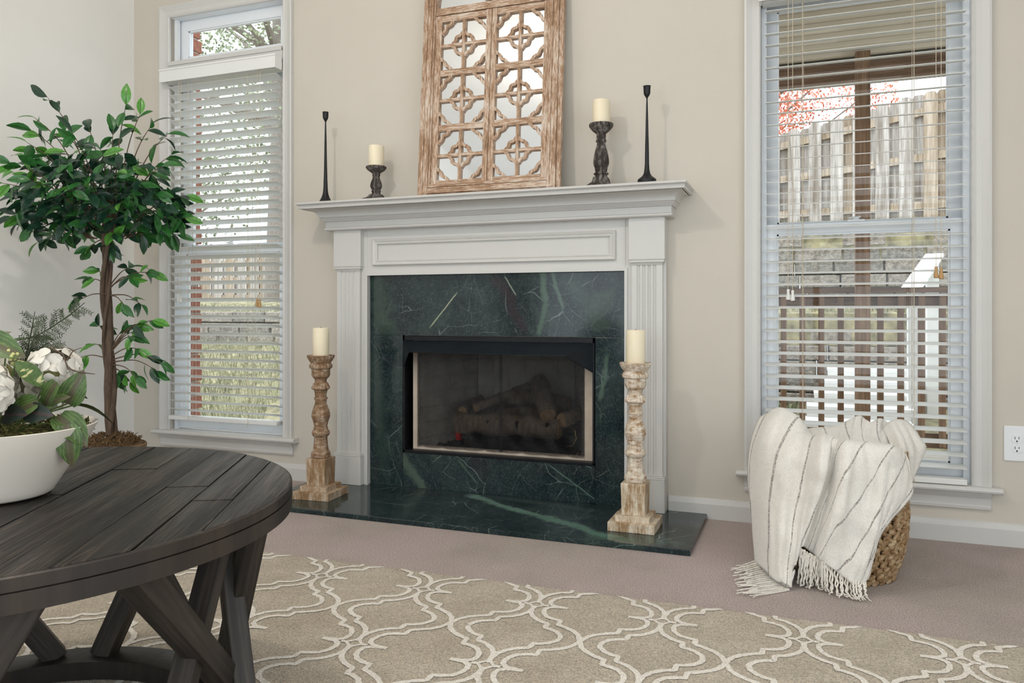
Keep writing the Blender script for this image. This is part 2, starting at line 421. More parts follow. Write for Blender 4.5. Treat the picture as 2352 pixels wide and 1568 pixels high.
# ------------------------------------------------------------------ room shell
XL, XR, YR = -3.333, 2.1, -5.5
OPEN = [(-3.0805, -2.3695), (-.143, .568)]
WZ0, WZ1 = .19, 2.355
FB = (-1.70, -.798, .178, .71)
w = MB()
w.box(XL - .14, OPEN[0][0], 0, .14, -.02, CEIL)
w.box(OPEN[0][0], OPEN[0][1], 0, .14, -.02, WZ0).box(OPEN[0][0], OPEN[0][1], 0, .14, WZ1, CEIL)
w.box(OPEN[0][1], FB[0], 0, .14, -.02, CEIL)
w.box(FB[0], FB[1], 0, .14, -.02, FB[2]).box(FB[0], FB[1], 0, .14, FB[3], CEIL)
w.box(FB[1], OPEN[1][0], 0, .14, -.02, CEIL)
w.box(OPEN[1][0], OPEN[1][1], 0, .14, -.02, WZ0).box(OPEN[1][0], OPEN[1][1], 0, .14, WZ1, CEIL)
w.box(OPEN[1][1], XR + .14, 0, .14, -.02, CEIL)
struct(w.build('wall_back', 'wall_paint'))
struct(B(XL - .14, XL, YR - .14, 0, -.02, CEIL).build('wall_left', 'wall_paint_daylit'))
w = MB().box(XR, XR + .14, YR - .14, -4.7, -.02, CEIL).box(XR, XR + .14, -1.6, 0, -.02, CEIL).box(XR, XR + .14, -4.7, -1.6, -.02, .2).box(XR, XR + .14, -4.7, -1.6, 2.5, CEIL)
struct(w.build('wall_right', 'wall_paint'))
w = MB().box(XL, -2.9, YR - .14, YR, -.02, CEIL).box(1.7, XR, YR - .14, YR, -.02, CEIL).box(-2.9, 1.7, YR - .14, YR, 2.45, CEIL).box(-2.9, 1.7, YR - .14, YR, -.02, .05)
struct(w.build('wall_rear', 'wall_paint'))
struct(B(XL, XR, YR, 0, -.06, 0).build('floor', 'carpet_pile'))
struct(B(XL - .14, XR + .14, YR - .14, .14, CEIL, CEIL + .1).build('ceiling', 'ceiling_paint'))
# frames of the unseen openings behind and beside the camera, added for daylight fill
w = MB()
for x in (-2.9, -1.39, .13, 1.64): w.box(x, x + .06, YR - .1, YR + .02, .05, 2.45)
w.box(-2.9, 1.7, YR - .1, YR + .02, 2.39, 2.45)
struct(w.build('unseen_fill_doors', 'trim_white'))
w = MB()
for y in (-4.7, -3.69, -2.67, -1.66): w.box(XR - .02, XR + .1, y, y + .06, .2, 2.5)
w.box(XR - .02, XR + .1, -4.7, -1.6, .2, .26).box(XR - .02, XR + .1, -4.7, -1.6, 2.44, 2.5)
struct(w.build('unseen_fill_window', 'trim_white'))

BBP = [(0, 0), (-.014, 0), (-.014, .058), (-.011, .066), (-.009, .074), (-.004, .079), (0, .079)]
def baseboard(name, x0, x1):
    return struct(MB().prism(BBP, lambda p, k: ((x1 if k else x0), p[0], p[1])).build(name, 'trim_white', recalc=True))
baseboard('baseboard_back', XL, -2.045); baseboard('baseboard_back', -.496, XR)
struct(MB().prism(BBP, lambda p, k: (XL - p[0], YR if k else 0, p[1])).build('baseboard_left', 'trim_white', recalc=True))

# ------------------------------------------------------------------ unseen ceiling panels added as soft fill, and the pendant lamp
def ceiling_fill_light(x, y, power, where):
    t = thing('ceiling_fill_light', (x, y, CEIL), 'white square fill light panel added to the ceiling ' + where, 'light', 'added ceiling fill lights')
    B(x - .62, x + .62, y - .62, y + .62, CEIL - .05, CEIL).build('frame', 'fill_housing_white', t, bevel=.006)
    a = area('ceiling_fill_glow', (x, y, CEIL - .055), (0, 0, 0), 1.15, 1.15, power, (1.0, .91, .80))
    return t
ceiling_fill_light(.3, -4.6, 8, 'towards the rear fill opening')
ceiling_fill_light(-.3, -2.95, 6, 'above the seating side')
# fan-less pendant bowl whose bulb throws the shadows on the chimney wall
t = thing('pendant_light', (-1.5, -2.25, CEIL), 'small round ceiling lamp with a metal stem', 'light')
MB().lathe([(CEIL, .05), (CEIL - .02, .05), (CEIL - .025, .012), (CEIL - .30, .012), (CEIL - .305, .04), (CEIL - .34, .04)], (-1.5, -2.25), 24).build('stem', 'brass', t, True)
pd = bpy.data.lights.new('pendant_bulb', 'POINT'); pd.energy = 48; pd.shadow_soft_size = .06; pd.color = (1, .92, .82)
po = bpy.data.objects.new('pendant_bulb', pd); COL.objects.link(po); po.location = (-1.5, -2.25, CEIL - .44)

# ------------------------------------------------------------------ windows
def window(nm, cx, lock):
    root = bpy.data.objects.new(nm, None); COL.objects.link(root); root.location = (cx, 0, WZ0); struct(root)
    h = .3555; z0, z1 = .205, 2.351
    prof = [(0, 0), (0, -.010), (.006, -.015), (.014, -.012), (.030, -.014), (.044, -.020), (.052, -.024), (.060, -.022), (.060, 0)]
    m = MB()
    for sx in (-1, 1):
        m.prism(prof, lambda p, k: (cx + sx * (h + p[0]), p[1], (z1 + p[0]) if k else z0))
    m.prism(prof, lambda p, k: (cx + (1 if k else -1) * (h + p[0]), p[1], z1 + p[0]))
    m.build('casing', 'trim_white', root, recalc=True)
    st = [(.05, .183), (-.040, .183), (-.046, .188), (-.048, .194), (-.046, .200), (-.040, .205), (.05, .205)]
    MB().prism(st, lambda p, k: (cx + (.445 if k else -.445), p[0], p[1])).build('stool', 'trim_white', root, recalc=True)
    ap = [(0, .122), (-.012, .122), (-.014, .132), (-.010, .136), (-.013, .160), (-.024, .176), (-.024, .183), (0, .183)]
    MB().prism(ap, lambda p, k: (cx + (.415 if k else -.415), p[0], p[1])).build('apron', 'trim_white', root, recalc=True)
    m = MB()
    for sx in (-1, 1): m.box(cx + sx * h - .012 * (sx < 0) , cx + sx * h + .012 * (sx > 0), 0, .14, .19, 2.355)
    m.box(cx - h, cx + h, 0, .14, 2.351, 2.36)
    m.build('jamb', 'vinyl_white', root)
    # transom bar and stops
    m = MB().box(cx - h, cx + h, -.018, .14, 2.052, 2.112).box(cx - h, cx + h, -.024, -.002, 2.095, 2.118)
    m.build('transom_bar', 'trim_white', root, bevel=.003)
    m = MB()
    for sx in (-1, 1): m.box(cx + sx * h - .02 * (sx > 0), cx + sx * h + .02 * (sx < 0), .025, .045, .2, 2.351)
    m.build('stop', 'vinyl_white', root)
    def sash(nm2, y0, y1, za, zb, st_, bot, top, gx=None):
        s = MB()
        s.box(cx - h, cx - h + st_, y0, y1, za, zb).box(cx + h - st_, cx + h, y0, y1, za, zb)
        s.box(cx - h + st_ - .008, cx + h - st_ + .008, y0 + .0005, y1 - .0005, za, za + bot).box(cx - h + st_ - .008, cx + h - st_ + .008, y0 + .0005, y1 - .0005, zb - top, zb)
        o = s.build(nm2, 'vinyl_white', root, bevel=.002)
        yb = (y0 + y1) / 2
        bd = MB(); g0, g1 = cx - h + st_, cx + h - st_
        for (a, b_, c, d) in ((g0, g0 + .006, za + bot, zb - top), (g1 - .006, g1, za + bot, zb - top), (g0, g1, za + bot, za + bot + .006), (g0, g1, zb - top - .006, zb - top)):
            bd.box(a, b_, yb - .012, yb - .004, c, d)
        bd.build('glazing_bead', 'vinyl_white', o)
        B(g0, g1, yb - .002, yb + .002, za + bot, zb - top).build('pane', 'pane_glass', o)
        return o
    sash('lower_sash', .045, .080, .207, 1.160, .058, .062, .040)
    sash('upper_sash', .085, .118, 1.125, 2.052, .058, .040, .048)
    sash('transom_sash', .055, .095, 2.112, 2.351, .060, .045, .055)
    lk = MB().box(cx - .045, cx + .015, .040, .070, 1.160, 1.168).tube([(cx - .015, .055, 1.166), (cx - .015, .055, 1.178)], .012, 10).beam((cx - .04, .052, 1.174), (cx + .002, .052, 1.178), .012, .006)
    lk.build('sash_lock', 'outlet_white', root, bevel=.002)
    return root
window('window_1', -2.725, False); window('window_2', .2125, True)

def blind(cx, label, tilt, zbot, ztas, group):
    root = thing('window_blind', (cx, -.01, zbot), label, 'blind', group)
    hw = .338; top = 1.972; pitch = .0437
    B(cx - .35, cx + .35, -.035, .018, 2.0, 2.045).build('headrail', 'slat_white', root, bevel=.002)
    v = MB().box(cx - .360, cx + .360, -.074, -.064, 1.996, 2.062)
    v.box(cx - .360, cx - .350, -.064, -.02, 1.996, 2.062).box(cx + .350, cx + .360, -.064, -.02, 1.996, 2.062)
    v.box(cx - .362, cx + .362, -.077, -.074, 2.052, 2.062)
    v.build('valance', 'slat_white', root, bevel=.0015)
    B(cx - hw, cx + hw, -.036, .016, zbot, zbot + .020).build('bottom_rail', 'slat_white', root, bevel=.003)
    pr = []; n = 6; CVX = .0012
    for i in range(n + 1):
        t = -1 + 2 * i / n; pr.append((t * .025, CVX * (1 - t * t) + .0010))
    for i in range(n, -1, -1):
        t = -1 + 2 * i / n; pr.append((t * .025, CVX * (1 - t * t) - .0010))
    ct, sn = math.cos(R(tilt)), math.sin(R(tilt))
    pr = [(p[0] * ct - p[1] * sn, p[0] * sn + p[1] * ct) for p in pr]
    sm = MB().prism(pr, lambda p, k: ((hw if k else -hw), p[0], p[1])).mesh('slat', 'slat_vinyl', smooth=30)
    z = top; k = 0
    while z > zbot + .034:
        inst('slat', sm, root, Matrix.Translation((0, 0, z - zbot))); z -= pitch; k += 1
    for dx in (-.205, .170):
        m = MB()
        for y in (-.037, .017): m.tube([(cx + dx, y, zbot), (cx + dx, y, 2.0)], .0011, 5)
        m.tube([(cx + dx + .004, -.01, zbot), (cx + dx + .004, -.01, 2.0)], .0009, 5)
        m.build('ladder_cord', 'cord', root)
    for dx, zt, mt in ((-.255, ztas[0], 'tassel_white'), (.238, ztas[1], 'tassel_wood')):
        for q in (0, 1):
            x = cx + dx + q * .016
            c = MB().tube([(x, -.052, zt - q * .004), (x, -.050, 2.0)], .0011, 5).build('lift_cord', 'cord', root)
            MB().lathe([(zt + .004 - q * .004, .0035), (zt - q * .004, .0055), (zt - .010 - q * .004, .0045), (zt - .022 - q * .004, .0075), (zt - .034 - q * .004, .0085), (zt - .037 - q * .004, .006)], (x, -.052), 10).build('tassel', mt, c, True)
    MB().tube([(cx + .172, -.038, zbot + .01), (cx + .170, -.042, zbot - .012), (cx + .180, -.040, zbot - .02)], .0014, 5).build('cord_end', 'cord', root)
    return root
G = 'white slatted blinds on the two tall windows'
blind(-2.725, 'white slatted blind with wide bands, in the window behind the ficus tree', -20, .262, (.905, .88), G)
blind(.2125, 'white slatted blind pulled right down, behind the basket with the throw', 9.0, .207, (.90, .975), G)

# ------------------------------------------------------------------ outlet
t = thing('wall_outlet', (.712, 0, .359), 'white double socket outlet on the wall right of the window', 'outlet')
B(.667, .757, -.006, 0, .298, .421).build('cover_plate', 'outlet_white', t, bevel=.003)
for zc in (.376, .342):
    pts = [(math.cos(a) * .0172, max(-.0135, min(.0135, math.sin(a) * .0172))) for a in [2 * math.pi * i / 28 for i in range(28)]]
    s = MB().prism(pts, lambda p, k: (.706 + p[0], -.0085 if k else -.004, zc + p[1])).build('socket', 'outlet_white', t, recalc=True)
    B(.6985, .7005, -.0089, -.008, zc - .001, zc + .008).build('slot', 'outlet_dark', s)
    B(.7105, .7125, -.0089, -.008, zc, zc + .0075).build('slot', 'outlet_dark', s)
    MB().prism([(math.cos(a) * .0028, math.sin(a) * .0028) for a in [i * .5236 for i in range(12)]], lambda p, k: (.7055 + p[0], -.0089 if k else -.008, zc - .0075 + p[1])).build('ground_hole', 'outlet_dark', s)
MB().ball((.706, -.0062, .359), (.0028, .0012, .0028), 10, 6).build('screw', 'outlet_white', t, True)

# ------------------------------------------------------------------ mantel
MC = -1.268
t = mantel = thing('fireplace_mantel', (MC, 0, .02), 'white painted wooden fireplace mantel with fluted pilasters and panelled frieze', 'mantel')
x0, x1 = -2.035, -.501; i0, i1 = -1.872, -.664
m = MB().box(x0 + .0, i0, -.045, 0, .02, 1.20).box(i1, x1, -.045, 0, .02, 1.20).box(i0, i1, -.045, 0, .987, 1.20)
m.build('surround_board', 'trim_white', t, bevel=.002)
m = MB()
for a, b_ in ((i0 - .008, i0 + .004), (i1 - .004, i1 + .008)): m.box(a, b_, -.052, -.04, .02, .985)
m.box(i0 - .008, i1 + .008, -.052, -.04, .985, .997)
m.build('opening_bead', 'trim_white', t)
def cornice(prof, nm, hwf, closed_top=True):
    m = MB(); vs = []
    for o, z in prof:
        h = hwf(o); vs += [(MC - h, 0, z), (MC - h, -o, z), (MC + h, -o, z), (MC + h, 0, z)]
    n = len(prof); fs = []
    for k in range(n - 1):
        for j in range(3): fs.append((k * 4 + j, k * 4 + j + 1, (k + 1) * 4 + j + 1, (k + 1) * 4 + j))
    fs += [(0, 1, 2, 3), ((n - 1) * 4 + 3, (n - 1) * 4 + 2, (n - 1) * 4 + 1, (n - 1) * 4)]
    m.add(vs, fs); return m.build(nm, 'trim_white', t, smooth=28, recalc=True)
hw = lambda o: .797 + (o - .095) * .56
cornice([(.090, 1.194), (.097, 1.196), (.100, 1.200), (.100, 1.204), (.096, 1.207), (.093, 1.209), (.093, 1.234)], 'architrave_band', hw)
cr = [(.093, 1.234), (.104, 1.2345), (.108, 1.240), (.118, 1.246), (.122, 1.251), (.128, 1.252), (.128, 1.256)]
for k in range(9):
    a = math.pi / 2 * k / 8; cr.append((.128 + .062 * (1 - math.cos(a)), 1.256 + .028 * math.sin(a)))
cr.append((.196, 1.284))
cornice(cr, 'crown_moulding', hw)
cornice([(.200, 1.284), (.214, 1.284), (.216, 1.290), (.211, 1.294), (.210, 1.297), (.218, 1.300), (.225, 1.303), (.226, 1.309), (.222, 1.312), (.0, 1.312)], 'shelf', hw)
# frieze panel moulding
px0, px1, pz0, pz1 = -1.838, -.704, 1.030, 1.151
pm = [(0, 0), (0, -.012), (.004, -.016), (.009, -.014), (.016, -.009), (.020, -.012), (.024, -.010), (.025, 0)]
m = MB(); vs = []
for p in pm:
    a, y = p[0], -.045 + p[1]
    vs += [(px0 + a, y, pz0 + a), (px1 - a, y, pz0 + a), (px1 - a, y, pz1 - a), (px0 + a, y, pz1 - a)]
fs = [(k * 4 + j, k * 4 + (j + 1) % 4, (k + 1) * 4 + (j + 1) % 4, (k + 1) * 4 + j) for k in range(len(pm) - 1) for j in range(4)]
m.add(vs, fs); m.build('panel_moulding', 'trim_white', t, recalc=True)
for sx in (-1, 1):
    c = MC + sx * .694; wd = .123 / 2
    ol = [(c - wd, -.040), (c - wd, -.062)]
    for q in range(4):
        fx_ = c - .034 + .0215 * q
        for k in range(7):
            a = math.pi * k / 6; ol.append((fx_ - .0065 * math.cos(a), -.062 + .0068 * math.sin(a)))
    ol += [(c + wd, -.062), (c + wd, -.040)]
    pil = MB().prism(ol, lambda p, k: (p[0], p[1], 1.01 if k else .155)).build('pilaster', 'trim_white', t, recalc=True)
    cw = .0725
    B(c - cw, c + cw, -.075, -.03, 1.03, 1.20).build('capital', 'trim_white', pil, bevel=.002)
    m = MB()
    for a, y, za, zb in ((cw + .001, -.077, 1.026, 1.031), (cw - .002, -.074, 1.016, 1.026), (cw - .006, -.069, 1.011, 1.016), (cw - .010, -.066, 1.006, 1.011)): m.box(c - a, c + a, y, -.03, za, zb)
    m.build('necking', 'trim_white', pil, bevel=.002)
    B(c - cw, c + cw, -.076, -.03, .020, .150).build('plinth', 'trim_white', pil, bevel=.002)
    m = MB()
    for a, y, za, zb in ((cw, -.076, .150, .158), (cw - .003, -.073, .158, .164), (cw - .008, -.067, .164, .169)): m.box(c - a, c + a, y, -.03, za, zb)
    m.build('plinth_cap', 'trim_white', pil, bevel=.002)

# ------------------------------------------------------------------ marble
GL, GP, GM = (.13, .22, .175), (.17, .25, .19), (.075, .125, .095)
marble('marble_top', [(-1.86, .98, -1.78, .72, .07, (.05, .085, .06), .5), (-1.03, .99, -1.01, .86, .018, GM, .95), (-1.01, .86, -1.05, .72, .014, GM, .8), (-.985, .99, -.94, .83, .010, GM, .9), (-1.25, .98, -1.10, .74, .03, (.035, .022, .030), .6),
                      (-1.56, .75, -1.43, .90, .003, (.45, .48, .33), .9), (-1.20, .97, -1.15, .89, .004, (.32, .38, .30), .9), (-.80, .90, -.76, .74, .09, (.045, .075, .05), .5)], off=(MC, 0, .02))
marble('marble_leg', [(-1.86, .66, -1.80, .1, .05, (.035, .06, .05), .6), (-.74, .64, -.78, .45, .012, GM, .8)], off=(MC, 0, .02))
marble('marble_low', [(-1.72, .17, -1.56, .0, .030, (.075, .11, .085), .9), (-1.0, .17, -.80, .04, .004, GL, .8), (-1.42, .16, -1.33, .06, .005, GM, .8)], off=(MC, 0, .02))
marble('marble_hearth', [(-1.36, -.07, -.98, -.27, .034, (.15, .26, .21), .95), (-1.02, -.25, -.55, -.49, .040, (.11, .20, .155), .95), (-1.25, -.05, -.75, -.12, .03, (.05, .075, .07), .7), (-.7, -.48, -.38, -.43, .03, (.055, .11, .08), .7)], (0, 1), streak=((.25, 1, 1), (0, 0, .25)))
ms = thing('marble_surround', (MC, 0, .02), 'dark green veined marble slabs around the firebox opening', 'surround')
for (a, b_, c, d, mt) in ((-1.8715, -.6645, .7123, .9868, 'marble_top'), (-1.8715, -1.7008, .02, .7119, 'marble_leg'), (-.7972, -.6645, .02, .7119, 'marble_leg'), (-1.6992, -.7988, .02, .1772, 'marble_low')):
    B(a, b_, -.020, 0, c, d).build('marble_slab', mt, ms, bevel=.001)
h = B(-2.165, -.345, -.512, -.001, 0, .02).build('hearth_slab', 'marble_hearth', None, bevel=.003)
tag(h, 'polished dark green marble hearth slab with a pale green vein, on the carpet', 'hearth')

# ------------------------------------------------------------------ firebox insert
fb = thing('fireplace_insert', (-1.249, 0, .178), 'black steel fireplace insert with mesh curtain and brick lined firebox', 'fireplace')
A0, A1, Z0, Z1 = -1.698, -.800, .180, .708
m = MB().box(A0, A1, -.024, .02, Z1 - .020, Z1).box(A0, A0 + .010, -.024, .10, Z0, Z1).box(A1 - .008, A1, -.024, .06, Z0, Z1).box(A0, A1, -.024, .02, Z0 - .001, Z0 + .010)
m.build('frame', 'black_metal', fb, bevel=.001)
hd = MB()
TL, TR, FL, FR_, EL, ER = (-1.694, -.024, .687), (-.804, -.024, .687), (-1.607, -.135, .641), (-.893, -.135, .637), (-1.692, -.026, .568), (-.806, -.026, .566)
hd.add([TL, TR, FL, FR_, EL, ER], [(0, 2, 3, 1), (0, 4, 2), (1, 3, 5)])
ho = hd.build('hood', 'hood_metal', fb); sd = ho.modifiers.new('thick', 'SOLIDIFY'); sd.thickness = .002
hl = MB().tube([FL, FR_], .0016, 6).tube([TL, FL], .0012, 6).tube([TR, FR_], .0012, 6).tube([FL, EL], .0012, 6).tube([FR_, ER], .0012, 6)
hl.build('hood_fold', 'black_metal', fb)
m = MB().box(-1.665, -1.640, .012, .03, Z0 + .010, .69).box(-.852, -.809, .012, .03, Z0 + .010, .69).box(-1.64, -.852, .012, .035, Z0 + .010, Z0 + .028)
m.build('refractory_lip', 'liner_beige', fb, bevel=.002)
# refractory panels with brick pattern
LW0, LW1, RW1, RW0, YB = Vector((-1.642, .035, 0)), Vector((-1.502, .385, 0)), Vector((-1.0, .385, 0)), Vector((-.850, .035, 0)), .385
def panel(a, b_, nb):
    d = (b_ - a); ln = d.length; d.normalize(); nrm = Vector((-d.y, d.x, 0))
    if nrm.dot(Vector((-1.25, .1, 0)) - a) > 0: nrm = -nrm     # outwards
    mm = MB().beam(a + nrm * .018 + Vector((0, 0, .435)), b_ + nrm * .018 + Vector((0, 0, .435)), .02, .55)
    pn = mm.build('firebox_panel', 'soot_brick', fb)
    rh, bl = .070, ln / nb
    for r in range(8):
        x = -(r % 2) * bl / 2
        while x < ln - .01:
            s0, s1 = max(0, x) + .0015, min(ln, x + bl) - .0015
            if s1 - s0 > .012:
                p = a + d * s0; q = a + d * s1; zc = .165 + rh * (r + .5)
                MB().beam(p + nrm * .006 + Vector((0, 0, zc)), q + nrm * .006 + Vector((0, 0, zc)), .012, rh - .003).build('brick', 'soot_brick', pn, bevel=.001)
            x += bl
panel(LW0, LW1, 2); panel(LW1, RW1, 3); panel(RW1, RW0, 2)
m = MB().add([(-1.66, .0, .186), (-.83, .0, .186), (-.98, .40, .186), (-1.52, .40, .186), (-1.66, .0, .165), (-.83, .0, .165), (-.98, .40, .165), (-1.52, .40, .165)], [(0, 1, 2, 3), (4, 7, 6, 5), (0, 4, 5, 1), (1, 5, 6, 2), (2, 6, 7, 3), (3, 7, 4, 0)])
m.build('firebox_floor', 'liner_beige', fb)
B(-1.70, -.79, .03, .42, .711, .73).build('firebox_top', 'soot_brick', fb)
w = MB().box(-1.95, -1.72, .139, .55, -.3, 1.2).box(-.78, -.55, .139, .55, -.3, 1.2).box(-1.72, -.78, .44, .55, -.3, 1.2).box(-1.72, -.78, .139, .44, .76, 1.2).box(-1.72, -.78, .139, .44, -.3, .15)
struct(w.build('wall_chase', 'brick_red'))
# woven wire curtains
def curtain(xa, xb, ph):
    m = MB(); za, zb = Z0 + .022, .672; sp = .0078; r = .0009
    yy = lambda x: .006 + .005 * math.sin((x - xa) * 62 + ph) + .002 * math.sin((x - xa) * 23)
    H = zb - za
    for sgn in (1, -1):
        k = xa - H
        while k < xb + H:
            # z runs from za to zb while x = k + sgn * (z - za); keep the part inside xa..xb
            lo, hi = sorted((za + (xa - k) * sgn, za + (xb - k) * sgn)); lo, hi = max(za, lo), min(zb, hi)
            if hi - lo > .002:
                n = max(2, int((hi - lo) / .03)); m.tube([(k + sgn * (z - za), yy(k + sgn * (z - za)), z) for z in [lo + (hi - lo) * i / n for i in range(n + 1)]], r, 3, cap=False)
            k += sp
    return m.build('mesh_curtain', 'mesh_wire', fb)
curtain(-1.640, -1.222, 0); curtain(-1.238, -.852, 1.3)
MB().tube([(-1.65, .008, .676), (-.84, .008, .676)], .004, 8).build('curtain_rod', 'black_metal', fb)
m = MB()
for i in range(9): m.ball((-1.6 + i * .095, .004, .676), (.005, .006, .008), 8, 6)
m.build('curtain_rings', 'black_metal', fb)

# embers, grate, logs
bm_ = MB(); random.seed(5)
for i in range(420):
    x = random.uniform(-1.60, -.90); y = random.uniform(.05, .36)
    if x < -1.66 + y * .4 or x > -.84 - y * .4: continue
    s = random.uniform(.006, .016); bm_.ball((x, y, .187 + s * .5), (s, s * random.uniform(.7, 1.2), s * .7), 5, 3)
tag(bm_.build('ember_bed', 'ember'), 'dark cinders and ember grit on the firebox floor', 'embers', kind='stuff')
gr = thing('log_grate', (-1.22, .16, .187), 'black iron log grate with upright prongs and burner pan', 'grate')
for x in (-1.425, -1.305, -1.165, -1.025):
    MB().tube([(x, .33, .262), (x, .10, .262), (x, .070, .275), (x - .006, .055, .315), (x - .006, .052, .335)], .0085, 8).build('prong', 'black_metal', gr, True)
for y in (.11, .29): MB().tube([(-1.46, y, .253), (-.98, y, .253)], .008, 8).build('crossbar', 'black_metal', gr, True)
for x in (-1.43, -1.02):
    for y in (.10, .30): MB().tube([(x, y, .255), (x - .012, y - .012, .187)], .008, 8).build('leg', 'black_metal', gr, True)
m = MB().add([(-1.44, .055, .190), (-.975, .055, .190), (-1.01, .10, .245), (-1.40, .10, .245), (-1.44, .30, .190), (-.975, .30, .190), (-1.01, .28, .245), (-1.40, .28, .245)], [(0, 1, 2, 3), (5, 4, 7, 6), (4, 0, 3, 7), (1, 5, 6, 2), (3, 2, 6, 7), (1, 0, 4, 5)])
m.build('burner_pan', 'black_metal', gr)
vk = thing('gas_valve', (-1.50, .13, .187), 'gas valve with a red knob left of the log grate', 'valve')
MB().box(-1.515, -1.475, .12, .16, .187, .222).build('valve_body', 'black_metal', vk, bevel=.003)
MB().lathe([(.258, .012), (.256, .016), (.240, .017), (.222, .013)], (-1.49, .135), 14).build('knob', 'red_plastic', vk, True)
MB().tube([(-.955, .13, .31), (-.925, .12, .30), (-.915, .11, .265), (-.93, .11, .235), (-.96, .12, .225)], .0028, 6).build('flex_line', 'brass', gr, True)
def log(pts, r, label):
    a, b_ = Vector(pts[0]), Vector(pts[-1]); root = thing('fire_log', tuple((a + b_) / 2), label, 'log', 'ceramic fire logs')
    P_ = []; n = 10
    for i in range(n + 1):
        t = i / n * (len(pts) - 1); k = min(int(t), len(pts) - 2); f = t - k
        P_.append(Vector(pts[k]).lerp(Vector(pts[k + 1]), f))
    MB().tube(P_, [r * (1 + .10 * math.sin(i * 1.9)) for i in range(n + 1)], 14, lump=.35).build('bark', 'log_bark', root, 50)
    d = (b_ - a).normalized()
    for e, q in ((a, -1), (b_, 1)):
        MB().tube([e + d * q * .001, e + d * q * .004], [r * .93, r * .80], 12).build('cut_end', 'log_end', root)
log([(-1.475, .085, .312), (-1.22, .088, .308), (-.985, .085, .305)], .044, 'long front fire log lying against the grate prongs')
log([(-1.46, .27, .325), (-1.2, .30, .335), (-.93, .27, .32)], .05, 'charred thick back fire log')
log([(-1.40, .12, .375), (-1.28, .22, .425), (-1.20, .31, .46)], .024, 'thin slanting fire log on the left of the pile')
log([(-1.035, .075, .365), (-1.085, .16, .435), (-1.14, .26, .495)], .040, 'fat slanting fire log with a pale end, right of centre')
log([(-1.33, .24, .40), (-1.15, .27, .415), (-.99, .25, .40)], .034, 'blackened fire log across the top of the pile')
log([(-.97, .09, .345), (-.925, .19, .36), (-.945, .30, .36)], .034, 'short brown fire log at the right end of the pile')
log([(-1.47, .13, .355), (-1.49, .22, .37), (-1.46, .33, .385)], .026, 'short fire log at the left end of the pile')
# ------------------------------------------------------------------ leaning mirror on the mantel shelf
MW, MF = .653, .060
mir = thing('arched_mirror', (-1.2465, -.098, 1.3125), 'arched window style mirror in distressed brown wood with lattice, leaning on the mantel', 'mirror')
mir.rotation_euler = (R(-4.6), 0, 0)
def mput(mb, nm, mt, par=None, bevel=.0015, smooth=False):
    o = mb.build(nm, mt, None, smooth, bevel); o.parent = par or mir; return o
HS = .862; RA = MW / 2                       # straight height, arch radius
steps = [(0, .018, .026), (.018, .026, .036), (.026, .044, .032), (.044, .052, .037), (.052, .060, .030)]
for sx in (-1, 1):
    m = MB()
    for a, b_, d in steps:
        xa, xb = sx * (RA - a), sx * (RA - b_); m.box(min(xa, xb), max(xa, xb), -d, 0, 0, HS)
    mput(m, 'frame_stile', 'mirror_wood')
m = MB()
for a, b_, d in steps: m.box(-RA + a, RA - a, -d + .0003, 0, a, b_)
mput(m, 'frame_bottom', 'mirror_wood_x')
m = MB(); n = 40
for a, b_, d in steps:
    vs = []; 
    for i in range(n + 1):
        t_ = math.pi * i / n
        for r_ in (RA - a, RA - b_):
            for y in (0, -d): vs.append((r_ * math.cos(t_), y, HS + r_ * math.sin(t_)))
    fs = []
    for i in range(n):
        o = i * 4; q = o + 4
        fs += [(o, o + 1, q + 1, q), (o + 2, q + 2, q + 3, o + 3), (o + 1, o + 3, q + 3, q + 1), (o, q, q + 2, o + 2)]
    m.add(vs, fs)
mput(m, 'frame_arch', 'mirror_wood', bevel=0, smooth=30)
RI = RA - MF
ol = [(-RI, .03), (RI, .03)] + [(RI * math.cos(math.pi * i / 32), HS + RI * math.sin(math.pi * i / 32)) for i in range(33)]
mput(MB().prism(ol, lambda p, k: (p[0], -.006 if k else -.002, p[1])), 'mirror_pane', 'mirror_glass', bevel=0)
ol = [(-RA + .004, .004), (RA - .004, .004)] + [((RA - .004) * math.cos(math.pi * i / 32), HS + (RA - .004) * math.sin(math.pi * i / 32)) for i in range(33)]
mput(MB().prism(ol, lambda p, k: (p[0], -.002 if k else 0, p[1])), 'backing_board', 'mirror_wood', bevel=0)
ST, CW, CH, RL, T0 = .028, .2135, .2187, .028, .076
YF, YB_ = -.020, -.006
for sx in (-1, 1):
    a, b_ = sorted((sx * .001, sx * .025)); mput(B(a, b_, YF, YB_, .05, .818), 'door_stile', 'mirror_wood')
    a, b_ = sorted((sx * (RI + .002), sx * (RI - ST))); mput(B(a, b_, YF, YB_, .05, .818), 'door_stile', 'mirror_wood')
for sx in (-1, 1):
    a, b_ = sorted((sx * .025, sx * (.025 + CW)))
    for q in range(4):
        z = T0 + q * (CH + RL); mput(B(a, b_, YF + .0004, YB_, z - RL if q else .05, z), 'door_rail', 'mirror_wood_x')
mput(B(-RI - .002, RI + .002, YF - .002, YB_, .820, .852), 'arch_rail', 'mirror_wood_x')
for a in (35, 62, 90, 118, 145):
    c, s_ = math.cos(R(a)), math.sin(R(a))
    m = MB().beam((c * .02, -.013, .85 + s_ * .02), (c * RI * 1.02, -.013, HS + s_ * RI * 1.02), .016, .014, up=(0, 1, 0))
    mput(m, 'arch_muntin', 'mirror_wood')
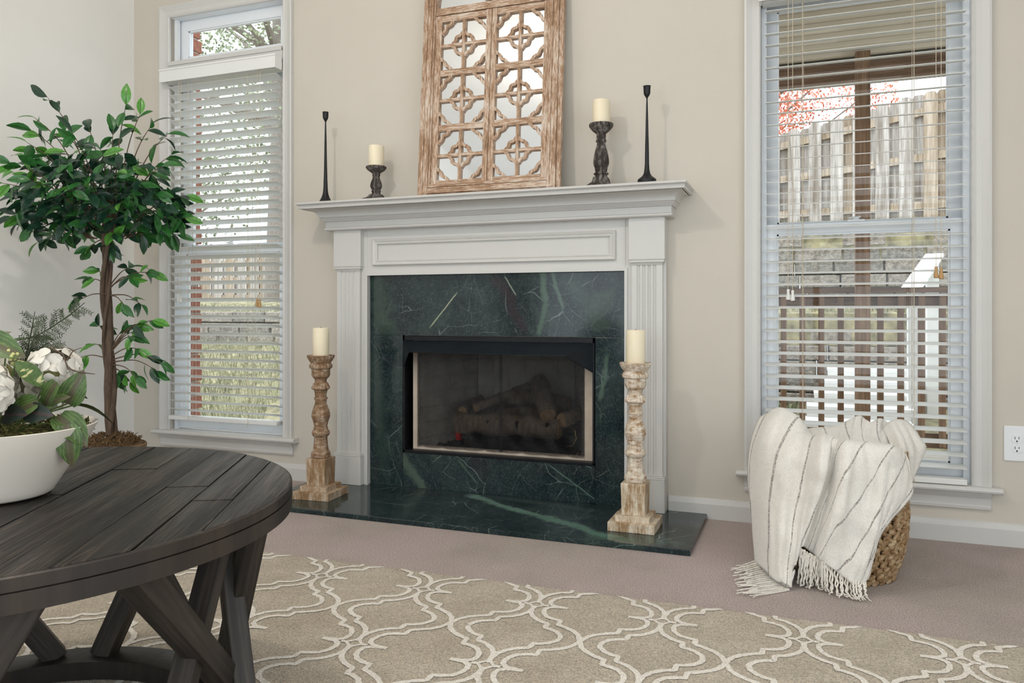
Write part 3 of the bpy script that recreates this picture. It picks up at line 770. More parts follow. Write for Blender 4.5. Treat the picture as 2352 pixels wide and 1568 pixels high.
def ribbon(path, wd, closed):
    n = len(path); vs = []
    for i, (x, z) in enumerate(path):
        p, q = (path[i - 1] if (i or closed) else path[i]), (path[(i + 1) % n] if (i < n - 1 or closed) else path[i])
        dx, dz = q[0] - p[0], q[1] - p[1]; l = math.hypot(dx, dz) or 1; nx, nz = -dz / l * wd / 2, dx / l * wd / 2
        vs += [(x + nx, YF + .0015, z + nz), (x - nx, YF + .0015, z - nz), (x + nx, YB_, z + nz), (x - nx, YB_, z - nz)]
    fs = []
    for i in range(n if closed else n - 1):
        o = i * 4; q = ((i + 1) % n) * 4
        fs += [(o, o + 1, q + 1, q), (o + 2, q + 2, q + 3, o + 3), (o, q, q + 2, o + 2), (o + 1, o + 3, q + 3, q + 1)]
    if not closed: fs += [(0, 2, 3, 1), ((n - 1) * 4, (n - 1) * 4 + 1, (n - 1) * 4 + 3, (n - 1) * 4 + 2)]
    return MB().add(vs, fs)
def wav(a, b_, bulge):
    pts = []
    for i in range(21):
        t_ = i / 20; x = a[0] + (b_[0] - a[0]) * t_; z = a[1] + (b_[1] - a[1]) * t_
        dx, dz = b_[0] - a[0], b_[1] - a[1]; l = math.hypot(dx, dz)
        o = bulge * math.sin(math.pi * t_) * (.8 + .75 * math.cos(4 * math.pi * (t_ - .5)))
        pts.append((x + dz / l * o, z - dx / l * o))
    return pts
q = .056
ring = wav((0, q), (q, 0), -.0058)[:-1] + wav((q, 0), (0, -q), -.0058)[:-1] + wav((0, -q), (-q, 0), -.0058)[:-1] + wav((-q, 0), (0, q), -.0058)[:-1]
ring_me = ribbon(ring, .0125, True).mesh('quatrefoil_ring', 'mirror_wood')
vb_me = B(-.0065, .0065, YF + .001, YB_, -CH / 2, CH / 2).mesh('lattice_bar', 'mirror_wood')
hb_me = B(-CW / 2, CW / 2, YF + .0014, YB_, -.0065, .0065).mesh('lattice_bar', 'mirror_wood_x')
cme = [ribbon(wav((sx * (CW / 2 + .002), sz * (CH / 2 - .056)), (sx * (CW / 2 - .056), sz * (CH / 2 + .002)), .0048 * sx * sz), .0125, False).mesh('corner_bracket', 'mirror_wood') for sx in (-1, 1) for sz in (-1, 1)]
for sx in (-1, 1):
    for k in range(3):
        M = Matrix.Translation((sx * (.025 + CW / 2), 0, T0 + CH / 2 + k * (CH + RL)))
        inst('lattice_bar', vb_me, mir, M); inst('lattice_bar', hb_me, mir, M); inst('quatrefoil_ring', ring_me, mir, M)
        for c in cme: inst('corner_bracket', c, mir, M)

# ------------------------------------------------------------------ candle holders
def shift(prof, z0):
    """slide a (z, r) profile so that it ends at z0"""
    return [(z, r) for z, r in prof]
def candle_thing(x, y, z, r, h, label, group, tilt=0):
    rp = [(z + h - .004, r * .72), (z + h - .001, r * .86), (z + h, r * .95), (z + h - .003, r), (z + .003, r), (z, r * .97)]
    root = thing('pillar_candle', (x, y, z), label, 'candle', group)
    MB().lathe(rp, (x, y), 32, ripple=lambda k, i, zz: .0012 * math.sin(i * .6) if k < 4 else 0).build('wax', 'candle_wax', root, True)
    MB().tube([(x, y, z + h - .006), (x + .001, y, z + h + .004)], .0012, 6).build('wick', 'twig', root)
SH = 1.3122
def shelf_holder(prof, x, y, zc, mt, bw, label, group):
    root = thing('candle_holder', (x, y, SH), label, 'candle holder', group)
    p = list(prof); zt = p[0][0]
    MB().lathe([(zt - .006, .0)] + [(zt - .006, p[0][1] * .8)] + p, (x, y), 36, cap=False).build('turned_stem', mt, root, True)
    zb, rb = p[-1]
    vs = []; steps_ = [(zb, rb), (zb - (zb - SH) * .45, bw * .62), (SH + .008, bw), (SH, bw)]
    m = MB(); vs = [];
    for z, r_ in steps_: vs += [(x - r_, y - r_, z), (x + r_, y - r_, z), (x + r_, y + r_, z), (x - r_, y + r_, z)]
    fs = [(k * 4 + (j + 1) % 4, k * 4 + j, (k + 1) * 4 + j, (k + 1) * 4 + (j + 1) % 4) for k in range(3) for j in range(4)] + [(0, 1, 2, 3), (15, 14, 13, 12)]
    m.add(vs, fs).build('foot', mt, root, bevel=.0015)
    return zt - .006
PILL, PILR, TAPL, TAPR, HOLD = [(1.4694,0.0439),(1.4658,0.0462),(1.4613,0.0453),(1.4524,0.0381),(1.4457,0.0278),(1.4412,0.0215),(1.4367,0.0179),(1.4335,0.017),(1.4309,0.0184),(1.4273,0.0179),(1.4246,0.0157),(1.421,0.0152),(1.412,0.0179),(1.3986,0.0233),(1.3874,0.026),(1.3784,0.026),(1.3717,0.0233),(1.3663,0.0197),(1.3636,0.0188),(1.3609,0.0206),(1.3564,0.0211),(1.3537,0.0193),(1.3484,0.0188),(1.3448,0.0215)], [(1.5713,0.0473),(1.5673,0.0489),(1.5613,0.0481),(1.5533,0.0433),(1.5433,0.0341),(1.5352,0.024),(1.5312,0.02),(1.5284,0.0184),(1.5252,0.0192),(1.5172,0.0192),(1.514,0.0176),(1.5108,0.0184),(1.506,0.02),(1.502,0.0212),(1.4988,0.02),(1.4964,0.0172),(1.4932,0.0164),(1.4812,0.0188),(1.4651,0.024),(1.4451,0.0284),(1.4251,0.0312),(1.4151,0.0316),(1.4051,0.0296),(1.397,0.0264),(1.3938,0.024),(1.3922,0.0252),(1.389,0.0256),(1.3866,0.024),(1.3778,0.0232),(1.3754,0.0264),(1.3722,0.03),(1.369,0.0296),(1.3666,0.0248),(1.3626,0.0232),(1.357,0.0264)], [(1.7381,0.0144),(1.7363,0.0135),(1.7156,0.013),(1.7066,0.0108),(1.6976,0.0054),(1.6931,0.0031),(1.6886,0.0031),(1.6436,0.004),(1.5986,0.0052),(1.5536,0.0058),(1.5086,0.0067),(1.4636,0.0076),(1.4186,0.009),(1.3916,0.0099),(1.3737,0.0112),(1.3602,0.0135),(1.3467,0.018),(1.3354,0.0234),(1.3264,0.0288),(1.3188,0.0324)], [(1.7039,0.0158),(1.7015,0.0142),(1.675,0.013),(1.6672,0.0099),(1.6612,0.0055),(1.6553,0.0028),(1.6494,0.0028),(1.6099,0.0039),(1.5625,0.0051),(1.5191,0.0059),(1.4796,0.0071),(1.4401,0.0079),(1.4006,0.0083),(1.3769,0.0099),(1.3611,0.013),(1.3513,0.019),(1.3453,0.0261),(1.3406,0.0324),(1.3367,0.0363)], [(0.6308,0.0582),(0.6252,0.0582),(0.6179,0.055),(0.6049,0.0469),(0.5969,0.0404),(0.5936,0.0437),(0.5888,0.0477),(0.5823,0.0485),(0.5758,0.0469),(0.571,0.0404),(0.5661,0.0395),(0.5467,0.0395),(0.537,0.0356),(0.5289,0.0275),(0.5257,0.0259),(0.5192,0.0243),(0.5128,0.0259),(0.5095,0.0307),(0.5047,0.0323),(0.4934,0.038),(0.4885,0.0388),(0.4837,0.0364),(0.4804,0.0291),(0.4723,0.0267),(0.4562,0.0243),(0.4497,0.0251),(0.4465,0.0283),(0.4416,0.0283),(0.4384,0.0251),(0.4352,0.0243),(0.4238,0.0243),(0.419,0.0259),(0.406,0.0307),(0.3915,0.0356),(0.3769,0.0393),(0.3656,0.0395),(0.3559,0.0364),(0.3511,0.0331),(0.3462,0.0328),(0.343,0.0307),(0.3349,0.0294),(0.3284,0.0283),(0.3236,0.0275),(0.3203,0.0299),(0.3139,0.0307),(0.309,0.0307),(0.3042,0.0356),(0.2977,0.0388),(0.2896,0.038),(0.2832,0.034),(0.2783,0.0285),(0.2686,0.0281),(0.246,0.0299),(0.2266,0.0323),(0.2185,0.0343),(0.2152,0.038),(0.2072,0.0412),(0.1991,0.0417),(0.191,0.0396),(0.1861,0.0356)]
zt = shelf_holder(PILL, -1.78, -.12, 0, 'holder_dark', .050, 'short dark grey turned wood candle holder, left of the mirror', 'turned wood holders on the mantel')
candle_thing(-1.78, -.12, zt, .0345, .098, 'short cream pillar candle on the left mantel holder', 'pillar candles')
zt = shelf_holder(PILR, -.747, -.12, 0, 'holder_dark', .050, 'tall dark grey turned wood candle holder, right of the mirror', 'turned wood holders on the mantel')
candle_thing(-.747, -.12, zt, .0350, .100, 'cream pillar candle on the right mantel holder', 'pillar candles')
def taper(prof, x, y, label):
    root = thing('taper_candlestick', (x, y, SH), label, 'candlestick', 'iron taper candlesticks on the mantel')
    p = list(prof); n = next(i for i, (z, r) in enumerate(p) if r < .0045)
    cup = p[:n + 1]; zt, r0 = cup[0]
    MB().lathe([(zt - .022, .0), (zt - .022, r0 * .72), (zt - .001, r0 * .85)] + cup, (x, y), 24, cap=False).build('cup', 'iron', root, True)
    st = p[n:]; st += [(SH + .004, st[-1][1] * 1.04), (SH, st[-1][1] * 1.04)]
    st = [q_ for i, q_ in enumerate(st) if i == 0 or q_[0] < st[i - 1][0] or i >= len(st) - 2]
    MB().lathe(st, (x, y), 24).build('stem', 'iron', root, True)
taper(TAPL, -2.047, -.12, 'slender black iron taper candlestick at the left end of the mantel')
taper(TAPR, -.563, -.12, 'slender black iron taper candlestick at the right end of the mantel')

def floor_holder(x, y, rz, mt, mb_, label):
    root = thing('floor_candle_holder', (x, y, .02), label, 'candle holder', 'tall turned floor candle holders')
    prof = list(HOLD); zt = prof[0][0]
    def rip(k, i, z):
        if .575 < z < .628: return .0012 * math.sin(i * 2 * math.pi / 2.0 / 1.0 + 0) if False else .0011 * math.cos(i * 2 * math.pi * 22 / 66)
        if .485 < z < .512 or .33 < z < .352: return .0012 * math.cos(i * 2 * math.pi * 16.5 / 66 * 1.0)
        if .43 < z < .448: return .0010 * math.cos(i * 2 * math.pi * 22 / 66)
        return 0
    MB().lathe([(zt - .010, .0), (zt - .010, prof[0][1] * .80), (zt - .002, prof[0][1] * .93)] + prof, (0, 0), 66, cap=False, ripple=rip).build('turned_column', mt, None, 22).parent = root
    def blk(nm, hw_, z0, z1, top=None):
        m = MB(); t_ = hw_ if top is None else top; vs = []
        for r_, z in ((hw_, z0), (t_, z1)): vs += [(-r_, -r_, z), (r_, -r_, z), (r_, r_, z), (-r_, r_, z)]
        m.add(vs, [(3, 2, 1, 0), (4, 5, 6, 7)] + [(j, (j + 1) % 4, 4 + (j + 1) % 4, 4 + j) for j in range(4)])
        o = m.build(nm, mb_, None, bevel=.002); o.parent = root
    blk('block', .043, .073, .188, .046); blk('base_step', .064, .052, .074); blk('base_plate', .086, .02, .053)
    for c in root.children: c.location.z -= .02
    root.rotation_euler = (0, 0, R(rz)); return zt - .010
zt = floor_holder(-1.945, -.305, 4, 'holder_brown', 'holder_brown_base', 'tall brown washed turned wood candle holder on the hearth by the left pilaster')
candle_thing(-1.945, -.305, zt, .0355, .128, 'cream pillar candle on the brown floor holder', 'pillar candles')
zt = floor_holder(-.573, -.296, 0, 'holder_white', 'holder_white_base', 'tall whitewashed turned wood candle holder on the hearth by the right pilaster')
candle_thing(-.573, -.296, zt, .0355, .130, 'cream pillar candle on the whitewashed floor holder', 'pillar candles')

# ------------------------------------------------------------------ rug
rug = thing('area_rug', (-.6, -2.6, 0), 'beige area rug with cream double line trellis pattern on the carpet', 'rug')
RX0, RX1, RY0, RY1 = -2.75, 1.6, -3.75, -.962
RC, RSN = math.cos(R(1.15)), math.sin(R(1.15)); RP = (-.682, -1.116)
def rloc(x, y, z): return (RP[0] + (x - RP[0]) * RC - (y - RP[1]) * RSN, RP[1] + (x - RP[0]) * RSN + (y - RP[1]) * RC, z)
m = MB(); m.box(RX0, RX1, RY0, -.978, .0005, .010); m.v = [rloc(*p) for p in m.v]
m.build('rug_base', 'rug_pile', rug, bevel=.003)
PA, PB = .1725, .1915
QUAD = [(0, 1), (.03, .92), (.07, .83), (.17, .73), (.31, .65), (.43, .60), (.45, .585), (.455, .48), (.46, .45), (.58, .43), (.70, .38), (.78, .28), (.81, .17), (.79, .08), (.71, .025), (.60, .008), (.48, 0)]
QUADB = [(0, .94), (0, .80), (.03, .67), (.10, .56), (.22, .46), (.37, .40), (.385, .385), (.39, .28), (.395, .255), (.48, .24), (.60, .18), (.68, .09), (.71, 0)]
lines = MB(); random.seed(2)
SZ = [0]
def stroke(pts, wd):
    SZ[0] = (SZ[0] + 7) % 40; zz = .0112 + SZ[0] * .00002
    dn = []
    for i in range(len(pts) - 1):
        a, b_ = pts[i], pts[i + 1]; n = max(1, int(math.hypot(b_[0] - a[0], b_[1] - a[1]) / .006))
        for k in range(n): dn.append((a[0] + (b_[0] - a[0]) * k / n, a[1] + (b_[1] - a[1]) * k / n))
    dn.append(pts[-1]); vs = []; n = len(dn)
    for i, (x, y) in enumerate(dn):
        p, q_ = dn[max(0, i - 1)], dn[min(n - 1, i + 1)]; dx, dy = q_[0] - p[0], q_[1] - p[1]; l = math.hypot(dx, dy) or 1
        for s_ in (1, -1):
            w_ = wd / 2 * random.uniform(.86, 1.16) * s_; yy = y + dx / l * w_; xx = x - dy / l * w_
            vs.append(rloc(xx, min(yy, -.980), zz))
    lines.add(vs, [(2 * i, 2 * i + 1, 2 * i + 3, 2 * i + 2) for i in range(n - 1)])
kx = RP[0]; ky = RP[1]
for i in range(-7, 8):
    for j in range(-8, 2):
        for base, quad in (((kx + (i + .5) * .345, ky + j * .383), QUAD), ((kx + i * .345, ky + (j + .5) * .383), QUADB)):
            cx, cy = base
            if cy - PB > -.98 or cy + PB < RY0 or cx - PA < RX0 + .02 or cx + PA > RX1 - .02: continue
            for sx in (1, -1):
                for sy in (1, -1):
                    pts = [(cx + sx * a * PA, cy + sy * b_ * PB) for a, b_ in quad]
                    if min(p[1] for p in pts) > -.981: continue
                    pts = [p for p in pts if p[1] < -.972]
                    if len(pts) > 1: stroke(pts, .0135)
        # the little knot where four cells meet
        cx, cy = kx + i * .345, ky + j * .383
        if RX0 + .1 < cx < RX1 - .1 and RY0 < cy < -.99:
            for sx in (1, -1):
                for sy in (1, -1): stroke([(cx, cy + sy * .026), (cx + sx * .010, cy + sy * .012), (cx + sx * .021, cy)], .008)
                stroke([(cx + sx * .020, cy), (cx + sx * .036, cy)], .012)
tag(lines.build('trellis_lines', 'rug_line', rug), kind='stuff')

# ------------------------------------------------------------------ coffee table
TC = (-1.306, -2.193); TR_ = .495; TZ = .500; TB = .012
tb = thing('coffee_table', (TC[0], TC[1], TB), 'round dark plank coffee table with crossed leg base', 'table')
ang = R(-62.5); dv = (math.cos(ang), math.sin(ang)); nv = (-math.sin(ang), math.cos(ang))
cuts = [-.494, -.375, -.285, -.160, -.044, .109, .198, .271, .346, .414, .494]
Mpl = Matrix.Rotation(ang - math.pi / 2, 4, 'Z')       # plank length along local y
random.seed(9)
def plank(o0, o1, l0=None, l1=None, zt=TZ):
    g = .0009; o0 += g; o1 -= g; n = 24; r_ = TR_ - .004
    # outline in (offset, along)
    pts = []
    def lim(o): return math.sqrt(max(0, r_ * r_ - o * o))
    for i in range(n + 1):
        o = o0 + (o1 - o0) * i / n; y = lim(o); y = min(y, l1) if l1 is not None else y
        pts.append((o, y))
    for i in range(n, -1, -1):
        o = o0 + (o1 - o0) * i / n; y = -lim(o); y = max(y, l0) if l0 is not None else y
        pts.append((o, y))
    def fn(p, k):
        return (TC[0] + nv[0] * p[0] + dv[0] * p[1], TC[1] + nv[1] * p[0] + dv[1] * p[1], zt if k else TZ - .018)
    # local frame so that the grain follows the plank
    c = Vector((TC[0], TC[1], TZ)); off = Vector((random.uniform(-3, 3), random.uniform(-3, 3), 0))
    mb = MB().prism([(-p[0], p[1]) for p in pts], lambda p, k: (p[0], -p[1], (zt if k else TZ - .018) - TB))
    o = mb.build('plank', 'table_wood', None, bevel=.0012, recalc=True); o.parent = tb
    # local x = -offset direction, local y = -along
    o.matrix_local = basis(Vector((0, 0, 0)), Vector((-nv[0], -nv[1], 0)), Vector((-dv[0], -dv[1], 0)), Vector((0, 0, 1)))
for i in range(len(cuts) - 1):
    zt = TZ + random.choice([0, -.0008, .0006, -.0004])
    if i == 4:
        plank(cuts[i], cuts[i + 1], None, -.0015, zt); plank(cuts[i], cuts[i + 1], .0005, None, zt - .0008)
    elif i == 5:
        plank(cuts[i], cuts[i + 1], None, -.218, zt); plank(cuts[i], cuts[i + 1], -.2165, None, zt - .001)
    elif i == 7:
        plank(cuts[i], cuts[i + 1], None, -.035, zt); plank(cuts[i], cuts[i + 1], -.034, .17, zt - .0009); plank(cuts[i], cuts[i + 1], .171, None, zt)
    elif i == 8:
        plank(cuts[i], cuts[i + 1], None, .07, zt); plank(cuts[i], cuts[i + 1], .071, None, zt - .001)
    else: plank(cuts[i], cuts[i + 1], None, None, zt)
MB().lathe([(TZ - .001, TR_ - .006), (TZ - .001, TR_ - .003), (TZ - .003, TR_), (TZ - .019, TR_), (TZ - .0195, TR_ - .004), (TZ - .021, TR_ - .004), (TZ - .0215, TR_), (TZ - .047, TR_), (TZ - .048, TR_ - .03), (TZ - .02, TR_ - .035), (TZ - .018, TR_ - .1), (TZ - .005, TR_ - .1)], TC, 120, cap=False).build('rim', 'rim_wood', tb, 25)
MB().lathe([(TZ - .016, .001), (TZ - .016, TR_ - .02), (TZ - .030, TR_ - .02), (TZ - .030, .001)], TC, 64).build('underside', 'rim_wood', tb, 25)
MB().lathe([(.052, .352), (.054, .358), (.054, .424), (.052, .430), (TB + .001, .430), (TB, .427), (TB, .355), (TB + .001, .352), (.052, .352)], TC, 96, cap=False).build('ring_base', 'rim_wood', tb, 25)
def leg(ta, fa, tr=.425, fr_=.395, w_=.046, h_=.040):
    a = Vector((TC[0] + tr * math.cos(R(ta)), TC[1] + tr * math.sin(R(ta)), TZ - .044)); b_ = Vector((TC[0] + fr_ * math.cos(R(fa)), TC[1] + fr_ * math.sin(R(fa)), .050))
    d = (a - b_).normalized(); mid = (a + b_) / 2; rad = Vector((mid.x - TC[0], mid.y - TC[1], 0)).normalized()
    side = d.cross(rad).normalized(); out = side.cross(d).normalized(); L = (a - b_).length
    m = MB().box(-w_ / 2, w_ / 2, -h_ / 2, h_ / 2, -L / 2, L / 2)
    o = m.build('leg', 'beam_wood_z', None, bevel=.0025); o.parent = tb
    o.matrix_local = basis(mid - Vector((TC[0], TC[1], TB)), side, out, d)
leg(-14, 54, .435, .405); leg(48, 2, .385, .345); leg(44, 64, .44, .40); leg(66, 42, .40, .41); leg(114, 70, .40, .39); leg(88, 114, .42, .395); leg(165, 128, .42, .395)
leg(128, 165, .40, .38); leg(-30, -62, .43, .40); leg(-72, -20, .41, .38); leg(-118, -76, .43, .40); leg(-80, -122, .40, .38); leg(-170, -128, .43, .40); leg(-132, -172, .40, .38)
# ------------------------------------------------------------------ bowl and flowers
bw = MB().lathe([(.600, .142), (.6205, .1535), (.6225, .1555), (.6215, .1575), (.612, .153), (.590, .141), (.560, .122), (.535, .106), (.515, .0935), (.506, .088), (.5025, .083), (.5015, .074)], TC, 72, cap=False)
bw.lathe([(.600, .142), (.560, .112), (.52, .08), (.512, .001)], TC, 72, cap=False)
bw.lathe([(.5015, .074), (.5015, .001)], TC, 72, cap=False)
bo = bw.build('planter_bowl', 'ceramic', None, 30, recalc=True)
tag(bo, 'round white ceramic bowl on the coffee table', 'bowl')
fa = thing('flower_arrangement', (TC[0], TC[1], .56), 'arrangement of white hydrangeas and variegated leaves in the ceramic bowl', 'plant')
FO = Vector((TC[0], TC[1], .56))
rv, dvw = Vector((.9359, .3522, 0)), Vector((-.3522, .9359, 0))     # right and away as seen from the seating side
def loc(a, b_, z): return rv * a + dvw * b_ + Vector((0, 0, z - .56))
random.seed(21)
ms_ = MB()
for i in range(900):
    a = random.uniform(0, 6.283); r_ = .148 * math.sqrt(random.random())
    h_ = .606 + .016 * (1 - (r_ / .15) ** 2) + random.uniform(0, .014)
    p = Vector((TC[0] + r_ * math.cos(a), TC[1] + r_ * math.sin(a), h_)); d = Vector((random.uniform(-1, 1), random.uniform(-1, 1), random.uniform(-.2, .9))).normalized() * random.uniform(.006, .016)
    ms_.tube([p, p + d * .6, p + d + Vector((0, 0, -.002))], [.0016, .0012, .0005], 3, cap=False)
ms_.lathe([(.618, .001), (.612, .09), (.602, .143)], TC, 40, cap=False)
tag(ms_.build('moss', 'soil_moss', fa), kind='stuff')
# leaves of the arrangement: mesh in the xy plane, tip along +y
def leaf_mesh(nm, mt, ln, wd, fold, curl, prof, n=7):
    m = MB(); vs = []
    for i in range(n + 1):
        t_ = i / n; w_ = wd / 2 * prof(t_); y = ln * t_; z = -curl * ln * t_ * t_
        vs += [(-w_, y, z + fold * w_), (-w_ * .5, y, z + fold * w_ * .35), (0, y, z), (w_ * .5, y, z + fold * w_ * .35), (w_, y, z + fold * w_)]
    fs = [(i * 5 + k, i * 5 + k + 1, (i + 1) * 5 + k + 1, (i + 1) * 5 + k) for i in range(n) for k in range(4)]
    return m.add(vs, fs).mesh(nm, mt, smooth=60)
heart = lambda t_: (math.sin(math.pi * min(1, (t_ + .16) / 1.16)) ** .75) * (1.08 - .25 * t_) if t_ < 1 else .01
oval = lambda t_: math.sin(math.pi * (t_ * .96 + .02)) ** .8
CAL = [leaf_mesh('leaf', 'caladium_leaf', .068, .050, .35, .35, heart), leaf_mesh('leaf', 'caladium_leaf', .060, .040, .25, .5, heart)]
SPO = leaf_mesh('leaf', 'spotted_leaf', .075, .038, .2, .35, oval)
DUS = leaf_mesh('leaf', 'dusky_leaf', .060, .045, .2, .3, heart)
def place_leaf(me, p, tip, face, par, nm='leaf', sc=1.0):
    y = Vector(tip).normalized(); z = Vector(face); z = (z - y * z.dot(y)).normalized(); x = y.cross(z).normalized()
    M = basis(Vector(p), x * sc, y * sc, z * sc); return inst(nm, me, par, M)
def stem(a, b_, sag=.0):
    a, b_ = Vector(a), Vector(b_); mid = (a + b_) / 2 + Vector((0, 0, sag))
    MB().tube([FO + a, FO + mid, FO + b_], .0016, 5).build('stem', 'stem_green', fa)
CV = -dvw + Vector((0, 0, .35))              # faces the room
L_ = [  # (a, b, z) base, tip dir in (right, away, up), facing, mesh, scale
 ((.085, -.02, .650), (.75, -.2, .55), (-.2, -.7, .6), 0, .85), ((.125, .0, .660), (.45, -.2, .8), (.4, -.8, .2), 0, .9),
 ((.120, -.02, .640), (.9, -.2, -.55), (.3, -.6, .7), 0, 1.0), ((.140, -.03, .628), (.35, -.3, -.95), (.5, -.8, .3), 1, 1.1),
 ((.105, -.05, .668), (-.85, -.2, -.30), (.1, -.8, .5), 0, .85), ((.125, -.03, .700), (-.5, -.2, -.7), (0, -.8, .5), 1, .9),
 ((-.015, -.02, .768), (.95, -.1, -.15), (.1, -.8, .6), 0, 1.1), ((-.06, .02, .745), (.6, .1, .75), (-.3, -.8, .4), 1, 1.1),
 ((.0, -.04, .735), (-.9, -.3, .1), (0, -.7, .7), 0, 1.3), ((.055, -.03, .735), (.75, -.1, -.5), (.1, -.7, .7), 2, .8),
 ((-.02, -.04, .715), (-.8, -.4, -.2), (0, -.7, .7), 2, 1.1), ((.02, -.14, .628), (.8, -.1, .15), (0, -.6, .8), 2, .75),
 ((-.05, -.13, .630), (-.9, -.3, .1), (0, -.6, .8), 2, 1.0), ((.055, -.06, .648), (.5, -.3, .1), (.1, -.9, .4), 3, .8),
 ((.085, -.05, .652), (.5, -.2, .0), (.2, -.9, .3), 3, .8), ((.03, -.07, .652), (.3, -.2, .2), (.1, -.9, .4), 3, .8),
 ((-.10, -.02, .66), (-.8, -.2, .5), (.2, -.7, .6), 0, 1.2), ((-.13, .0, .65), (-.9, -.2, -.4), (-.3, -.6, .7), 0, 1.2),
 ((-.09, -.07, .65), (-.7, -.5, -.2), (0, -.6, .8), 1, 1.2), ((.03, .08, .66), (.4, .8, .2), (0, .5, .8), 0, 1.2),
 ((-.06, .09, .66), (-.4, .8, .2), (0, .5, .8), 0, 1.2), ((.10, .06, .65), (.8, .5, -.1), (.3, .3, .8), 1, 1.2),
 ((-.11, .06, .65), (-.8, .5, -.1), (-.3, .3, .8), 3, 1.2), ((.0, .03, .76), (.2, .7, .3), (0, .3, .9), 2, 1.2)]
MS = [CAL[0], CAL[1], SPO, DUS]
for p, tp, fc, k, sc in L_:
    pb = loc(*p); tv = rv * tp[0] + dvw * tp[1] + Vector((0, 0, tp[2])); fv = rv * fc[0] + dvw * fc[1] + Vector((0, 0, fc[2]))
    place_leaf(MS[k], pb, tv, fv, fa, sc=sc)
    stem((pb.x * .35, pb.y * .35, .05), pb, .01)
# hydrangea heads
pm_ = MB(); n = 5
for q_ in range(4):
    a0 = q_ * math.pi / 2; vs = []
    for i in range(n + 1):
        t_ = i / n; w_ = .0115 * (math.sin(math.pi * (t_ * .80 + .14)) ** .6); y = .0195 * t_ + .001; z = .004 * math.sin(t_ * 2.4) - .003 * t_ * t_
        for s_ in (-1, 0, 1): vs.append((s_ * w_ * math.cos(a0) - y * math.sin(a0), s_ * w_ * math.sin(a0) + y * math.cos(a0), z + (.0018 if s_ else 0) + .0008 * q_ % 2))
    pm_.add(vs, [(i * 3 + k, i * 3 + k + 1, (i + 1) * 3 + k + 1, (i + 1) * 3 + k) for i in range(n) for k in range(2)])
pm_.ball((0, 0, .002), .0022, 6, 4)
FLO = pm_.mesh('floret', 'petal', smooth=50)
def head(c, r_, nfl, seed):
    random.seed(seed); c = loc(*c)
    hb = MB().ball(FO + c, r_ * .62, 12, 8).build('hydrangea_head', 'bud', fa, True)
    for i in range(nfl):
        zz = 1 - 2 * (i + .5) / nfl; a = i * 2.39996; rr = math.sqrt(1 - zz * zz)
        if zz < -.75: continue
        nrm = Vector((rr * math.cos(a), rr * math.sin(a), zz)); nrm = (nrm + Vector((random.uniform(-.2, .2), random.uniform(-.2, .2), random.uniform(-.2, .2)))).normalized()
        y = nrm.orthogonal().normalized(); y.rotate(Quaternion(nrm, random.uniform(0, 6.28))); x = y.cross(nrm); s_ = random.uniform(.9, 1.2)
        inst('floret', FLO, hb, basis(c + nrm * (r_ * random.uniform(.88, 1.02)), x * s_, y * s_, nrm * s_))
    stem((c.x * .4, c.y * .4, .05), c, 0)
head((.078, .035, .712), .040, 26, 1); head((.040, -.105, .690), .046, 32, 2); head((-.075, -.05, .69), .045, 26, 3)
head((-.05, .08, .70), .045, 24, 4); head((.03, .09, .68), .04, 22, 5); head((.030, -.125, .648), .036, 20, 6)
for a, b_, z in ((.02, -.01, .757), (.032, -.01, .75), (.04, -.015, .742), (.01, -.02, .742), (.045, -.01, .73)):
    m = MB(); c = FO + loc(a, b_, z)
    for i in range(7): m.ball(c + Vector((random.uniform(-.006, .006), random.uniform(-.006, .006), random.uniform(-.005, .006))), .0032, 6, 4)
    m.build('bud_cluster', 'bud', fa, True)
# thin dark fern sprays
def spray(pts, wd, seed, leaves=True):
    random.seed(seed); pts = [FO + loc(*p) for p in pts]
    o = MB().tube(pts, [.0014] * (len(pts) - 1) + [.0006], 5).build('fern_sprig', 'fern_green', fa)
    m = MB()
    for i in range(len(pts) - 1):
        d = (pts[i + 1] - pts[i]); L = d.length; d.normalize()
        for k in range(int(L / .008)):
            p = pts[i] + d * (k * .008)
            for s_ in (-1, 1):
                s2 = (rv * random.uniform(-.4, .4) + d * .7 + d.cross(dvw) * s_ * 1.0 + dvw * random.uniform(-.4, .4)).normalized(); l_ = wd * random.uniform(.5, 1)
                m.tube([p, p + s2 * l_], [.0006, .0003], 3, cap=False)
                for q_ in range(5):
                    pp = p + s2 * l_ * (q_ + 1) / 5
                    for s3 in (-1, 1):
                        e = (s2 * .7 + s2.cross(dvw) * s3 * .8 + dvw * random.uniform(-.3, .3)).normalized() * .0055
                        w_ = s2 * .0011; m.add([pp - w_, pp + w_, pp + e + w_ * .6, pp + e - w_ * .6], [(0, 1, 2, 3)])
    tag(m.build('frond', 'fern_green', o), kind='stuff')
spray([(.03, .02, .70), (.055, .02, .775), (.085, .015, .79), (.125, .01, .815), (.155, .0, .835)], .024, 5)
spray([(.03, .03, .72), (.045, .03, .79), (.05, .03, .82)], .028, 6)
spray([(.04, .03, .74), (.08, .02, .765), (.10, .01, .752)], .022, 7)
o = MB().tube([FO + loc(*p) for p in ((.09, .01, .757), (.115, .005, .745), (.125, 0, .722), (.145, 0, .715), (.175, -.005, .712))], [.0016, .0014, .0013, .0012, .0008], 5).tube([FO + loc(*p) for p in ((.122, .003, .735), (.135, 0, .752), (.15, 0, .757))], [.0012, .001, .0006], 5).build('twig', 'twig', fa)

